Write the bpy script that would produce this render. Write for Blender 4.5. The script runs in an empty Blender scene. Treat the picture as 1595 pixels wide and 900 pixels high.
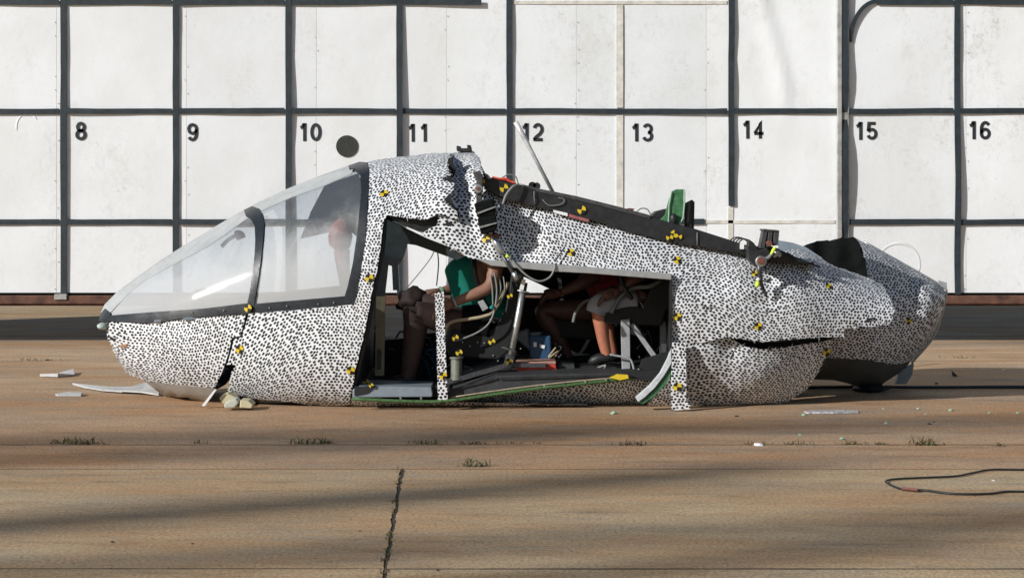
import bpy, bmesh, math, random
from mathutils import Vector, Matrix, noise
from mathutils.geometry import delaunay_2d_cdt
R = math.radians
random.seed(7)
sc = bpy.context.scene
col = sc.collection

# ------------------------------------------------------------------ camera, sky, sun, exposure
CAM_H, CAM_D, F = 1.3333, 12.0, 3240.0       # eye height (m), distance to the near side (m), focal length in photo pixels
cam_d = bpy.data.cameras.new('camera'); cam = bpy.data.objects.new('camera', cam_d); col.objects.link(cam)
cam.location = (0, -CAM_D, CAM_H); cam.rotation_euler = (R(90), 0, 0)
cam_d.sensor_width = 36.0; cam_d.lens = 36.0*F/1595.0
cam_d.shift_y = -(450.0-280.0)/1595.0
cam_d.clip_start = 0.1; cam_d.clip_end = 2000
sc.camera = cam
SUN = Vector((-0.80, -0.56, 0.44)).normalized()      # towards the sun
w = bpy.data.worlds.new('World'); sc.world = w; w.use_nodes = True
nt = w.node_tree
sky = nt.nodes.new('ShaderNodeTexSky'); sky.sky_type = 'NISHITA'; sky.sun_disc = False
sky.sun_elevation = math.asin(SUN.z); sky.sun_rotation = math.atan2(SUN.x, SUN.y) % (2*math.pi)
sky.dust_density = 1.0
bg = nt.nodes['Background']; bg.inputs['Strength'].default_value = 0.075
nt.links.new(sky.outputs['Color'], bg.inputs['Color'])
sl = bpy.data.lights.new('sun', 'SUN'); sl.energy = 4.8; sl.angle = R(0.53); sl.color = (1.0, 0.985, 0.955)
so = bpy.data.objects.new('sun', sl); col.objects.link(so)
so.rotation_euler = (-SUN).to_track_quat('-Z', 'Y').to_euler()
vs = sc.view_settings
vs.view_transform = 'Standard'; vs.look = 'None'; vs.gamma = 1.0; vs.exposure = 0.0
try: vs.use_curve_mapping = False
except Exception: pass

# ------------------------------------------------------------------ pixel helpers (a photo pixel at a given depth -> a point)
def W(px, py, Y):
    s = (CAM_D+Y)/F
    return Vector(((px-797.5)*s, Y, CAM_H-(py-280.0)*s))
def G(px, py, z=0.0):
    d = F*(CAM_H-z)/(py-280.0)
    return Vector(((px-797.5)*d/F, d-CAM_D, z))

# ------------------------------------------------------------------ materials
def new_mat(name):
    m = bpy.data.materials.new(name); m.use_nodes = True
    return m, m.node_tree.nodes, m.node_tree.links, m.node_tree.nodes['Principled BSDF']
def ramp(n, stops):
    r = n.new('ShaderNodeValToRGB'); e = r.color_ramp.elements
    while len(e) > 1: e.remove(e[-1])
    e[0].position, c0 = stops[0]; e[0].color = (*c0, 1) if not isinstance(c0, (int, float)) else (c0, c0, c0, 1)
    for p, c in stops[1:]:
        x = e.new(p); x.color = (*c, 1) if not isinstance(c, (int, float)) else (c, c, c, 1)
    return r
def tex(n, l, scale, detail=5, rough=.6, vec=None, stretch=None, dist=0):
    t = n.new('ShaderNodeTexNoise'); t.inputs['Scale'].default_value = scale
    t.inputs['Detail'].default_value = detail; t.inputs['Roughness'].default_value = rough; t.inputs['Distortion'].default_value = dist
    src = vec
    if src is None:
        g = n.new('ShaderNodeNewGeometry'); src = g.outputs['Position']
    if stretch:
        mp = n.new('ShaderNodeMapping'); mp.inputs['Scale'].default_value = stretch
        l.new(src, mp.inputs['Vector']); src = mp.outputs['Vector']
    l.new(src, t.inputs['Vector'])
    return t
def mix(n, l, a, b, fac, mode='MIX'):
    x = n.new('ShaderNodeMixRGB'); x.blend_type = mode
    for i, v in ((1, a), (2, b)):
        if hasattr(v, 'node'): l.new(v, x.inputs[i])
        else: x.inputs[i].default_value = (*v, 1)
    if hasattr(fac, 'node'): l.new(fac, x.inputs[0])
    else: x.inputs[0].default_value = fac
    return x.outputs[0]
def mth(n, l, op, a, b=None):
    x = n.new('ShaderNodeMath'); x.operation = op
    for i, v in enumerate((a, b)):
        if v is None: continue
        if hasattr(v, 'node'): l.new(v, x.inputs[i])
        else: x.inputs[i].default_value = v
    return x.outputs[0]
def bump(n, l, b, h, s=.3, d=.01):
    x = n.new('ShaderNodeBump'); x.inputs['Strength'].default_value = s; x.inputs['Distance'].default_value = d
    l.new(h, x.inputs['Height']); l.new(x.outputs['Normal'], b.inputs['Normal'])
def plain(name, c, rough=.5, metal=0., var=.25, scale=25., spec=.4, bmp=.15):
    m, n, l, b = new_mat(name)
    t = tex(n, l, scale, 6, .65)
    r = ramp(n, [(.3, tuple(x*(1-var) for x in c)), (.7, tuple(min(1, x*(1+var)) for x in c))])
    l.new(t.outputs['Fac'], r.inputs[0]); l.new(r.outputs[0], b.inputs['Base Color'])
    rr = n.new('ShaderNodeMapRange'); rr.inputs['To Min'].default_value = max(0.02, rough-.12); rr.inputs['To Max'].default_value = min(1, rough+.12)
    l.new(t.outputs['Fac'], rr.inputs['Value']); l.new(rr.outputs[0], b.inputs['Roughness'])
    b.inputs['Metallic'].default_value = metal; b.inputs['Specular IOR Level'].default_value = spec
    if bmp: bump(n, l, b, t.outputs['Fac'], bmp, .004)
    return m

def speckle(name, pitch=.0208, white=(.70, .72, .75)):
    """hand-dabbed dots: jittered triangular lattice bent by a slow warp, each dot with its own size"""
    m, n, l, b = new_mat(name)
    def vm(op, a, v):
        x = n.new('ShaderNodeVectorMath'); x.operation = op; l.new(a, x.inputs[0])
        if op == 'SCALE': x.inputs['Scale'].default_value = v
        elif hasattr(v, 'node'): l.new(v, x.inputs[1])
        else: x.inputs[1].default_value = v
        return x.outputs[0]
    uv = n.new('ShaderNodeUVMap'); uv.uv_map = 'UVMap'
    low = tex(n, l, 1.5, 0, .5, uv.outputs[0])
    p = vm('ADD', uv.outputs[0], vm('SCALE', vm('SUBTRACT', low.outputs['Color'], (.5, .5, .5)), .24))
    hi = tex(n, l, 70, 2, .5, uv.outputs[0])
    p = vm('ADD', p, vm('SCALE', vm('SUBTRACT', hi.outputs['Color'], (.5, .5, .5)), .0032))
    p = vm('SCALE', p, 1/pitch)
    sx = n.new('ShaderNodeSeparateXYZ'); l.new(p, sx.inputs[0])
    vv_ = mth(n, l, 'DIVIDE', sx.outputs[1], .866); uu = mth(n, l, 'SUBTRACT', sx.outputs[0], mth(n, l, 'MULTIPLY', vv_, .5))
    cb = n.new('ShaderNodeCombineXYZ'); l.new(uu, cb.inputs[0]); l.new(vv_, cb.inputs[1])
    v = n.new('ShaderNodeTexVoronoi'); v.voronoi_dimensions = '2D'; v.feature = 'F1'; v.inputs['Scale'].default_value = 1; v.inputs['Randomness'].default_value = .46
    l.new(cb.outputs[0], v.inputs['Vector'])
    df = n.new('ShaderNodeVectorMath'); df.operation = 'SUBTRACT'; l.new(v.outputs['Position'], df.inputs[0]); l.new(cb.outputs[0], df.inputs[1])
    ds = n.new('ShaderNodeSeparateXYZ'); l.new(df.outputs[0], ds.inputs[0])
    dx = mth(n, l, 'ADD', ds.outputs[0], mth(n, l, 'MULTIPLY', ds.outputs[1], .5)); dy = mth(n, l, 'MULTIPLY', ds.outputs[1], .866)
    dist = mth(n, l, 'SQRT', mth(n, l, 'ADD', mth(n, l, 'MULTIPLY', dx, dx), mth(n, l, 'MULTIPLY', dy, dy)))
    sp = n.new('ShaderNodeSeparateColor'); l.new(v.outputs['Color'], sp.inputs[0])
    thr = mth(n, l, 'ADD', mth(n, l, 'MULTIPLY', sp.outputs[0], .10), .285)
    d = mth(n, l, 'SUBTRACT', dist, thr)
    mr = n.new('ShaderNodeMapRange'); mr.inputs['From Min'].default_value = -.03; mr.inputs['From Max'].default_value = .03
    l.new(d, mr.inputs['Value'])
    g = tex(n, l, 5, 6, .7)
    gr = ramp(n, [(.35, (.86, .83, .78)), (.6, (1, 1, 1))]); l.new(g.outputs['Fac'], gr.inputs[0])
    wc = mix(n, l, white, gr.outputs[0], .6, 'MULTIPLY')
    c = mix(n, l, (.012, .012, .014), wc, mr.outputs[0])
    l.new(c, b.inputs['Base Color']); b.inputs['Roughness'].default_value = .5; b.inputs['Specular IOR Level'].default_value = .35
    bump(n, l, b, g.outputs['Fac'], .15, .012)
    return m

M = {}
M['speckle'] = speckle('white_paint_with_black_dots')
M['liner'] = plain('black_cabin_liner', (.012, .013, .014), .75, var=.4)
M['black'] = plain('black_composite', (.018, .019, .021), .45, var=.4)
M['black_frame'] = plain('black_canopy_frame', (.016, .020, .026), .38, var=.3, scale=40)
M['cloth'] = plain('black_cloth', (.006, .007, .007), .95, var=.5, scale=60, spec=.1)
M['seatblack'] = plain('black_seat', (.010, .011, .012), .7, var=.4)
M['grey'] = plain('grey_paint', (.30, .31, .32), .5, var=.15)
M['railgrey'] = plain('grey_aluminium', (.42, .43, .43), .4, .5, var=.12)
M['bandsheen'] = plain('grey_canopy_band', (.36, .38, .385), .22, var=.12, scale=12, spec=.6)  # even grey stands in for sky reflected in the upper glass
M['steel'] = plain('bare_steel', (.45, .46, .47), .35, .8, var=.2, scale=40)
M['darksteel'] = plain('dark_steel', (.09, .09, .095), .45, .6, var=.4, scale=60)
M['green'] = plain('green_composite', (.045, .15, .065), .6, var=.45, scale=40)
M['greenedge'] = plain('olive_green_edge', (.05, .11, .035), .6, var=.5, scale=50)
M['yellow'] = plain('yellow_marker', (.62, .45, .02), .5, var=.1)
M['markblack'] = plain('black_marker', (.012, .012, .012), .5, var=.2)
M['lime'] = plain('lime_tape', (.60, .85, .05), .5, var=.1)
M['whitebit'] = plain('white_plastic', (.75, .76, .77), .5, var=.08)
M['bluegrey'] = plain('blue_grey_plate', (.20, .235, .27), .4, var=.12)
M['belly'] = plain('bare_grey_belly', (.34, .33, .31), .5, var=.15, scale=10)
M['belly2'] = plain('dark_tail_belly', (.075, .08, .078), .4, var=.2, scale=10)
M['red'] = plain('red_plastic', (.55, .06, .035), .5, var=.2)
M['scrapwhite'] = plain('dirty_white_skin', (.46, .46, .455), .6, var=.2, scale=9)
M['redcloth'] = plain('red_cloth', (.22, .02, .025), .85, var=.3)
M['blue'] = plain('blue_box', (.02, .06, .13), .5, var=.3)
M['tan'] = plain('tan_hose', (.33, .27, .18), .6, var=.2)
M['tanpanel'] = plain('tan_panel', (.22, .19, .12), .6, var=.2)
M['wire'] = plain('grey_cable', (.19, .19, .185), .5, var=.15)
M['blackwire'] = plain('black_cable', (.015, .018, .02), .5, var=.2)
M['floorgrey'] = plain('dark_grey_floor', (.032, .034, .036), .6, var=.35)
M['foam'] = plain('cream_foam', (.50, .45, .29), .8, var=.12)
M['greenfoam'] = plain('pale_green_foam', (.30, .46, .34), .85, var=.15)
M['stone'] = plain('dark_stone', (.05, .05, .05), .85, var=.3)
M['copper'] = plain('red_brown_bush', (.15, .058, .042), .5, var=.2)
M['teal'] = plain('teal_cloth', (.0, .17, .125), .8, var=.2, scale=30)
M['skin_mid'] = plain('brown_skin_vinyl', (.24, .125, .085), .5, var=.12, scale=18)
M['skin_dark'] = plain('dark_brown_skin_vinyl', (.12, .062, .05), .5, var=.15, scale=18)
M['skin_orange'] = plain('tan_orange_skin_vinyl', (.36, .135, .08), .5, var=.12, scale=18)
M['stocking'] = plain('brown_stocking', (.075, .045, .037), .7, var=.2)
M['white_cloth'] = plain('white_cloth', (.27, .285, .33), .85, var=.12)
M['shoe'] = plain('black_shoe', (.012, .012, .013), .5)
M['hose'] = plain('dark_blue_hose', (.012, .022, .032), .5)

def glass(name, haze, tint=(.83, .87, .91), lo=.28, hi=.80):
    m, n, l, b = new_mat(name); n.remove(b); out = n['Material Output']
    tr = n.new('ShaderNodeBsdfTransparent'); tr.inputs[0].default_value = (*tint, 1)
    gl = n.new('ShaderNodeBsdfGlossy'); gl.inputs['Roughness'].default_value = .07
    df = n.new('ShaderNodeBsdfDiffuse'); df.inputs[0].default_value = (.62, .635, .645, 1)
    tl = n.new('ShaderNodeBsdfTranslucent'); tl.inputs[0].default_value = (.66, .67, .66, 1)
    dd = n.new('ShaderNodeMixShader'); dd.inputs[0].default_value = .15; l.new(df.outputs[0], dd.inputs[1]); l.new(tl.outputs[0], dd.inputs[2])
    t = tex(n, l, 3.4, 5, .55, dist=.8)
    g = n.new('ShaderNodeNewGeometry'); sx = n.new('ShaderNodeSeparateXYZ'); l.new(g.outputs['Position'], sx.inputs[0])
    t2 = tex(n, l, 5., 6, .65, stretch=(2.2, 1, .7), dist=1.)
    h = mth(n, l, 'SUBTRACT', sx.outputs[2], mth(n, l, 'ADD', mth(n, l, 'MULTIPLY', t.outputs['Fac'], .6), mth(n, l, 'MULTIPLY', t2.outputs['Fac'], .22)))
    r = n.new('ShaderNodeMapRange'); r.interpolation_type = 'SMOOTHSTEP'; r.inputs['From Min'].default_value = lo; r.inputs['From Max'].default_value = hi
    r.inputs['To Min'].default_value = haze; r.inputs['To Max'].default_value = haze*.14  # milky haze, denser towards the bottom and broken up by noise
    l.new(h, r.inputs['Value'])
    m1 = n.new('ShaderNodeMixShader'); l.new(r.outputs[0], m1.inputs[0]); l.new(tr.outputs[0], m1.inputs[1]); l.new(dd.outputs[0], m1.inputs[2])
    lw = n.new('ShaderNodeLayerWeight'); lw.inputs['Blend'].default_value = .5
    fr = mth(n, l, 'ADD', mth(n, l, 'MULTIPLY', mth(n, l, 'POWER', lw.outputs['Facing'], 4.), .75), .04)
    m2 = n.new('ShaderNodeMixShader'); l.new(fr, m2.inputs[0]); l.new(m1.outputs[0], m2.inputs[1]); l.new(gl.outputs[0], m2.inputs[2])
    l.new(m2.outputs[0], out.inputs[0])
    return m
M['glass'] = glass('hazy_canopy_glass', .68)
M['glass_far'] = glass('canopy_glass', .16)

def concrete(name, c1, c2, c3):
    """c1 pale tan, c2 orange-brown, c3 grey: stains dragged along x"""
    m, n, l, b = new_mat(name)
    a = tex(n, l, 1.0, 7, .65, stretch=(.5, 1.3, 1), dist=.5)
    bb = tex(n, l, 1.7, 8, .7, stretch=(.45, 1.5, 1))
    f = tex(n, l, 70, 6, .85, stretch=(1, .55, 1)); s = tex(n, l, 26, 6, .8, stretch=(1, .5, 1))
    st = tex(n, l, 7, 9, .8, stretch=(.4, 1.4, 1))
    r1 = ramp(n, [(.40, 0.), (.60, 1.)]); l.new(a.outputs['Fac'], r1.inputs[0])
    x = mix(n, l, c1, c2, r1.outputs[0])
    r2 = ramp(n, [(.47, 0.), (.66, .85)]); l.new(bb.outputs['Fac'], r2.inputs[0])
    x = mix(n, l, x, c3, r2.outputs[0])
    r5 = ramp(n, [(.34, (.60, .57, .53)), (.48, (1., 1., 1.)), (.66, (1.2, 1.17, 1.12))]); l.new(st.outputs['Fac'], r5.inputs[0]); st.inputs['Scale'].default_value = 3.2
    x = mix(n, l, x, r5.outputs[0], .8, 'MULTIPLY')
    r3 = ramp(n, [(.36, (.40, .37, .34)), (.5, (1, 1, 1)), (.64, (1.45, 1.42, 1.36))]); l.new(f.outputs['Fac'], r3.inputs[0])
    x = mix(n, l, x, r3.outputs[0], .75, 'MULTIPLY')
    r4 = ramp(n, [(.28, (.35, .30, .26)), (.36, (1, 1, 1))]); l.new(s.outputs['Fac'], r4.inputs[0])
    x = mix(n, l, x, r4.outputs[0], .8, 'MULTIPLY')
    l.new(x, b.inputs['Base Color']); b.inputs['Roughness'].default_value = .88; b.inputs['Specular IOR Level'].default_value = .25
    bump(n, l, b, mth(n, l, 'ADD', f.outputs['Fac'], s.outputs['Fac']), .45, .005)
    return m
M['conc_tan'] = concrete('worn_tan_concrete', (.47, .35, .215), (.42, .265, .14), (.34, .285, .205))
M['conc_org'] = concrete('rust_stained_concrete', (.42, .285, .18), (.40, .225, .11), (.29, .23, .17))
M['conc_mid'] = concrete('brown_concrete', (.43, .31, .20), (.40, .24, .125), (.29, .235, .18))
M['dirt'] = plain('dark_joint_soil', (.055, .043, .032), .95, var=.4, scale=40)

def wallpaint(name, dirt):
    m, n, l, b = new_mat(name)
    oi = n.new('ShaderNodeObjectInfo')
    a = tex(n, l, 1.3, 5, .6); f = tex(n, l, 30, 8, .85, stretch=(1, 1, .8)); g = tex(n, l, 2.6, 5, .65, stretch=(1.5, 1, .7)); k = tex(n, l, 75, 3, .6); h = tex(n, l, .9, 3, .6)
    r1 = ramp(n, [(.35, (.715, .735, .745)), (.65, (.775, .80, .83))]); l.new(a.outputs['Fac'], r1.inputs[0])
    tone = ramp(n, [(0., (.93, .935, .94)), (1., (1.03, 1.03, 1.025))]); l.new(oi.outputs['Random'], tone.inputs[0])
    x = mix(n, l, r1.outputs[0], tone.outputs[0], 1., 'MULTIPLY')
    r2 = ramp(n, [(.50, 0.), (.70, dirt)]); l.new(f.outputs['Fac'], r2.inputs[0])
    r3 = ramp(n, [(.40, .1), (.62, 1.)]); l.new(g.outputs['Fac'], r3.inputs[0])
    r7 = ramp(n, [(.42, .1), (.60, 1.)]); l.new(h.outputs['Fac'], r7.inputs[0])
    x = mix(n, l, x, (.27, .275, .27), mth(n, l, 'MULTIPLY', mth(n, l, 'MULTIPLY', r2.outputs[0], r3.outputs[0]), r7.outputs[0]))
    r4 = ramp(n, [(.57, 0.), (.74, dirt*.6)]); l.new(g.outputs['Fac'], r4.inputs[0])
    x = mix(n, l, x, (.62, .60, .54), r4.outputs[0])
    r6 = ramp(n, [(.27, .8), (.32, 0.)]); l.new(k.outputs['Fac'], r6.inputs[0])
    x = mix(n, l, x, (.30, .28, .25), mth(n, l, 'MULTIPLY', r6.outputs[0], .8*dirt+.1))
    l.new(x, b.inputs['Base Color']); b.inputs['Roughness'].default_value = .55; b.inputs['Specular IOR Level'].default_value = .3
    bump(n, l, b, a.outputs['Fac'], .35, .03)
    return m
M['wall_clean'] = wallpaint('white_sheet_metal', .62)
M['wall_dirty'] = wallpaint('weathered_white_sheet_metal', .95)
M['batten'] = plain('dark_grid_strip', (.022, .032, .039), .55, var=.3, scale=12)
M['ghost'] = plain('bare_sealant_strip', (.60, .58, .53), .7, var=.25, scale=14)
M['numeral'] = plain('dark_numeral_paint', (.02, .025, .03), .6, var=.2)
M['galv'] = plain('weathered_galvanised_steel', (.36, .36, .35), .55, .3, var=.45, scale=10)
M['rust'] = plain('rusty_steel', (.105, .05, .034), .85, var=.6, scale=9)
M['darkdisc'] = plain('dark_disc_paint', (.03, .032, .03), .7, var=.3, scale=30)

def leafmat(name, a, b_):
    m, n, l, b = new_mat(name); t = tex(n, l, 30, 3)
    r = ramp(n, [(.35, a), (.65, b_)]); l.new(t.outputs['Fac'], r.inputs[0]); l.new(r.outputs[0], b.inputs['Base Color']); b.inputs['Roughness'].default_value = .7
    return m
M['weed'] = leafmat('weed_green', (.05, .075, .02), (.12, .12, .045))
M['dryweed'] = leafmat('dry_weed', (.07, .04, .022), (.16, .10, .05))

# ------------------------------------------------------------------ object helpers
WL = {}
def link(o, parent=None, loc=None):
    col.objects.link(o); loc = Vector(loc if loc is not None else (0, 0, 0)); WL[o.name] = loc
    if parent is not None:
        o.parent = parent; o.location = loc - WL[parent.name]
    else: o.location = loc
    return o
def tag(o, label=None, cat=None, group=None, kind=None):
    if label: o['label'] = label
    if cat: o['category'] = cat
    if group: o['group'] = group
    if kind: o['kind'] = kind
    return o
def empty(name, loc, **k):
    o = bpy.data.objects.new(name, None); link(o, None, loc); o.empty_display_size = .1
    return tag(o, **k)
def mesh(name, verts, faces, mat, parent=None, uv=None, smooth=False, fm=None, center=True, base=False):
    verts = [Vector(v) for v in verts]
    if center and verts:
        lo = Vector((min(v.x for v in verts), min(v.y for v in verts), min(v.z for v in verts)))
        hi = Vector((max(v.x for v in verts), max(v.y for v in verts), max(v.z for v in verts)))
        c = (lo+hi)/2
        if base: c.z = lo.z
    else: c = Vector((0, 0, 0))
    me = bpy.data.meshes.new(name)
    me.from_pydata([v-c for v in verts], [], faces)
    for m in (mat if isinstance(mat, (list, tuple)) else [mat]): me.materials.append(m)
    if uv is not None:
        ul = me.uv_layers.new(name='UVMap')
        for lp in me.loops: ul.data[lp.index].uv = uv[lp.vertex_index]
    if fm: me.polygons.foreach_set('material_index', fm)
    if smooth: me.polygons.foreach_set('use_smooth', [True]*len(me.polygons))
    me.validate(); me.update()
    return link(bpy.data.objects.new(name, me), parent, c)
class MB:
    def __init__(s): s.v = []; s.f = []; s.m = []
    def add(s, v, f, m=0):
        o = len(s.v); s.v += [Vector(x) for x in v]; s.f += [[i+o for i in q] for q in f]; s.m += [m]*len(f); return s
    def box(s, lo, hi, m=0):
        x0, y0, z0 = lo; x1, y1, z1 = hi
        return s.add([(x0,y0,z0),(x1,y0,z0),(x1,y1,z0),(x0,y1,z0),(x0,y0,z1),(x1,y0,z1),(x1,y1,z1),(x0,y1,z1)],
                     [(0,3,2,1),(4,5,6,7),(0,1,5,4),(1,2,6,5),(2,3,7,6),(3,0,4,7)], m)
    def tube(s, pts, r, k=8, m=0, cap=True):
        pts = [Vector(p) for p in pts]; n = len(pts)
        rs = r if isinstance(r, (list, tuple)) else [r]*n
        up = None; rings = []
        for i, p in enumerate(pts):
            t = (pts[min(i+1, n-1)]-pts[max(i-1, 0)]).normalized()
            if up is None: up = t.orthogonal().normalized()
            up = (up - t*up.dot(t)); up = up.normalized() if up.length > 1e-6 else t.orthogonal().normalized()
            b = t.cross(up)
            rings.append([p+(up*math.cos(2*math.pi*j/k)+b*math.sin(2*math.pi*j/k))*rs[i] for j in range(k)])
        v = [x for q in rings for x in q]; f = []
        for i in range(n-1):
            for j in range(k):
                a = i*k+j; c = i*k+(j+1) % k; f.append((a, c, c+k, a+k))
        if cap: f.append(tuple(reversed(range(k)))); f.append(tuple(range((n-1)*k, n*k)))
        return s.add(v, f, m)
    def prism(s, pts, Y0, Y1, m=0):
        """side outline (photo pixels) at depth Y0 extruded to depth Y1"""
        a = [W(x, y, Y0) for x, y in pts]; 
        for q in a: q.z = max(q.z, .003)
        return s.extr(a, Vector((0, Y1-Y0, 0)), m)
    def extr(s, a, d, m=0):
        n = len(a); area = sum(a[i].x*a[(i+1) % n].z-a[(i+1) % n].x*a[i].z for i in range(n))
        if area < 0: a = list(reversed(a))
        v = a+[p+d for p in a]
        f = [tuple(range(n)), tuple(reversed(range(n, 2*n)))]+[(i, i+n, (i+1) % n+n, (i+1) % n) for i in range(n)]
        return s.add(v, f, m)
    def disc(s, c, r, axis, h, k=16, m=0):
        c = Vector(c); ax = Vector(axis).normalized()
        return s.tube([c-ax*h/2, c+ax*h/2], r, k, m)
    def blob(s, c, rad, seed=0, amp=.25, sub=1, m=0):
        bm = bmesh.new(); bmesh.ops.create_icosphere(bm, subdivisions=sub, radius=1)
        c = Vector(c); vs_ = []
        for v in bm.verts:
            k = 1+amp*noise.noise(v.co*1.7+Vector((seed*3.1, seed, 0)))*2
            vs_.append(c+Vector((v.co.x*rad[0]*k, v.co.y*rad[1]*k, v.co.z*rad[2]*k)))
        s.add(vs_, [[q.index for q in f.verts] for f in bm.faces], m); bm.free(); return s
    def obj(s, name, mat, parent=None, smooth=False, base=False, bevel=0):
        o = mesh(name, s.v, s.f, mat, parent, smooth=smooth, fm=s.m, base=base)
        if bevel:
            b = o.modifiers.new('edge', 'BEVEL'); b.width = bevel; b.segments = 2; b.limit_method = 'ANGLE'
        return o
def spline(pts, n=6):
    pts = [Vector(p) for p in pts]; out = []
    for i in range(len(pts)-1):
        p0 = pts[max(i-1, 0)]; p1 = pts[i]; p2 = pts[i+1]; p3 = pts[min(i+2, len(pts)-1)]
        for j in range(n):
            t = j/n
            out.append(.5*((2*p1)+(p2-p0)*t+(2*p0-5*p1+4*p2-p3)*t*t+(3*p1-p0-3*p2+p3)*t**3))
    out.append(pts[-1]); return out
def interp(tab, x):
    if x <= tab[0][0]: return tab[0][1]
    for (a, va), (b, vb) in zip(tab, tab[1:]):
        if x <= b: return va+(vb-va)*(x-a)/(b-a)
    return tab[-1][1]
def smooth_tab(tab, step=4, wd=3):
    xs = [tab[0][0]+i*step for i in range(int((tab[-1][0]-tab[0][0])/step)+1)]
    ys = [interp(tab, x) for x in xs]; out = []
    for i, x in enumerate(xs):
        k = min(wd, i, len(xs)-1-i); out.append((x, sum(ys[i-k:i+k+1])/(2*k+1)))
    return out

# ------------------------------------------------------------------ body surface: superellipse sections between an upper and a lower contour
class Lift:
    def __init__(s, T, B, HW, NT, NB, Yc, off=0., dents=(), rough=.005, seed=0, crease=0.):
        s.T = smooth_tab(T); s.B = smooth_tab(B); s.HW = smooth_tab(HW); s.NT = NT; s.NB = NB; s.Yc = Yc; s.off = off
        s.dents = dents; s.rough = rough; s.seed = seed; s.crease = crease; s.cache = {}
    def raw(s, px, py):
        key = int(px)
        if key not in s.cache: s.cache[key] = tuple(interp(t, px) for t in (s.T, s.B, s.HW, s.NT, s.NB))
        t, b, h, n1, n2 = s.cache[key]
        mid = (t+b)/2; half = max(1, (b-t)/2)
        v = min(1., abs(py-mid)/half); n = n1 if py < mid else n2
        return s.Yc-h*max(0., 1-v**n)**(1/n)
    def depth(s, px, py):
        y = s.raw(px, py)-s.off
        for (cx, cy, rx, ry, d) in s.dents:
            q = ((px-cx)/rx)**2+((py-cy)/ry)**2
            if q < 4: y += d*math.exp(-q*1.6)
        p = Vector((px*.011, py*.011, s.seed*7.3))
        y += s.rough*noise.noise(p)*1.6+s.rough*.6*noise.noise(p*3.1)
        if s.crease: y += s.crease*(abs(noise.noise(p*2.3+Vector((5, 3, 1))))-.2)
        return y
    def point(s, px, py):
        p = W(px, py, s.depth(px, py)); p.z = max(p.z, .004); return p
    def uv(s, px, py):
        t, b = interp(s.T, px), interp(s.B, px); mid = (t+b)/2; k = (12.3)/F
        n = 14; L = 0.; y0 = s.raw(px, mid); dz = (py-mid)/n
        for i in range(1, n+1):
            y1 = s.raw(px, mid+dz*i); L += math.hypot(dz*k, y1-y0); y0 = y1
        return ((px-797.5)*k, -math.copysign(L, py-mid))

def inside(poly, x, y):
    r = False; n = len(poly); j = n-1
    for i in range(n):
        xi, yi = poly[i]; xj, yj = poly[j]
        if (yi > y) != (yj > y) and x < (xj-xi)*(y-yi)/(yj-yi)+xi: r = not r
        j = i
    return r
def resample(poly, step, jag=0., rnd=None):
    out = []; n = len(poly)
    for i in range(n):
        a = Vector(poly[i]); b = Vector(poly[(i+1) % n]); k = max(1, int((b-a).length/step))
        for j in range(k):
            p = a+(b-a)*j/k
            if jag and j: p = p+Vector((rnd.uniform(-jag, jag), rnd.uniform(-jag, jag)))
            out.append((p.x, p.y))
    return out
def triangulate(poly, holes, step):
    vs_ = []; ed = []
    for loop in [poly]+holes:
        o = len(vs_); n = len(loop); vs_ += [Vector(p) for p in loop]; ed += [(o+i, o+(i+1) % n) for i in range(n)]
    x0 = min(p[0] for p in poly); x1 = max(p[0] for p in poly); y0 = min(p[1] for p in poly); y1 = max(p[1] for p in poly)
    bset = {}
    for p in vs_: bset.setdefault((int(p.x//step), int(p.y//step)), []).append(p)
    j = 0; y = y0+step*.5
    while y < y1:
        x = x0+(step*.5 if j % 2 else 0)
        while x < x1:
            if inside(poly, x, y) and not any(inside(h, x, y) for h in holes):
                cx, cy = int(x//step), int(y//step); p = Vector((x, y))
                if all((p-q).length > step*.45 for a in (-1, 0, 1) for b in (-1, 0, 1) for q in bset.get((cx+a, cy+b), ())): vs_.append(p)
            x += step
        y += step*.87; j += 1
    V, E, Fc, *_ = delaunay_2d_cdt(vs_, ed, [], 0, 1e-4)
    fs = []
    for f in Fc:
        cx = sum(V[i].x for i in f)/len(f); cy = sum(V[i].y for i in f)/len(f)
        if inside(poly, cx, cy) and not any(inside(h, cx, cy) for h in holes): fs.append(tuple(f))
    return V, fs
def panel(name, poly, lift, mats, parent, holes=(), mirror=False, step=8, thick=.010, jag=0., label=None, extra=0.):
    rnd = random.Random(len(poly)*31+int(poly[0][0]))
    p2 = resample(poly, step*.8, jag, rnd); h2 = [resample(h, step*.8) for h in holes]
    V, fs = triangulate(p2, h2, step)
    pts = []; uvs = []
    for v in V:
        p = lift.point(v.x, v.y); p.y -= extra
        if mirror: p.y = 2*lift.Yc-p.y
        pts.append(p); uvs.append(lift.uv(v.x, v.y))
    if mirror: uvs = [(a+3.3, b) for a, b in uvs]
    out = []
    for f in fs:
        a, b, c = (pts[i] for i in f[:3]); nrm = (b-a).cross(c-a)
        flip = nrm.y > 0 if not mirror else nrm.y < 0
        out.append(tuple(reversed(f)) if flip else f)
    o = mesh(name, pts, out, mats, parent, uv=uvs, smooth=True)
    if thick:
        s = o.modifiers.new('skin_thickness', 'SOLIDIFY'); s.thickness = thick; s.offset = -1
        if isinstance(mats, (list, tuple)) and len(mats) > 1: s.material_offset = 1; s.material_offset_rim = 1
    e = o.modifiers.new('sharp_rim', 'EDGE_SPLIT'); e.split_angle = R(55)
    if label: o['label'] = label
    return o

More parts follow.
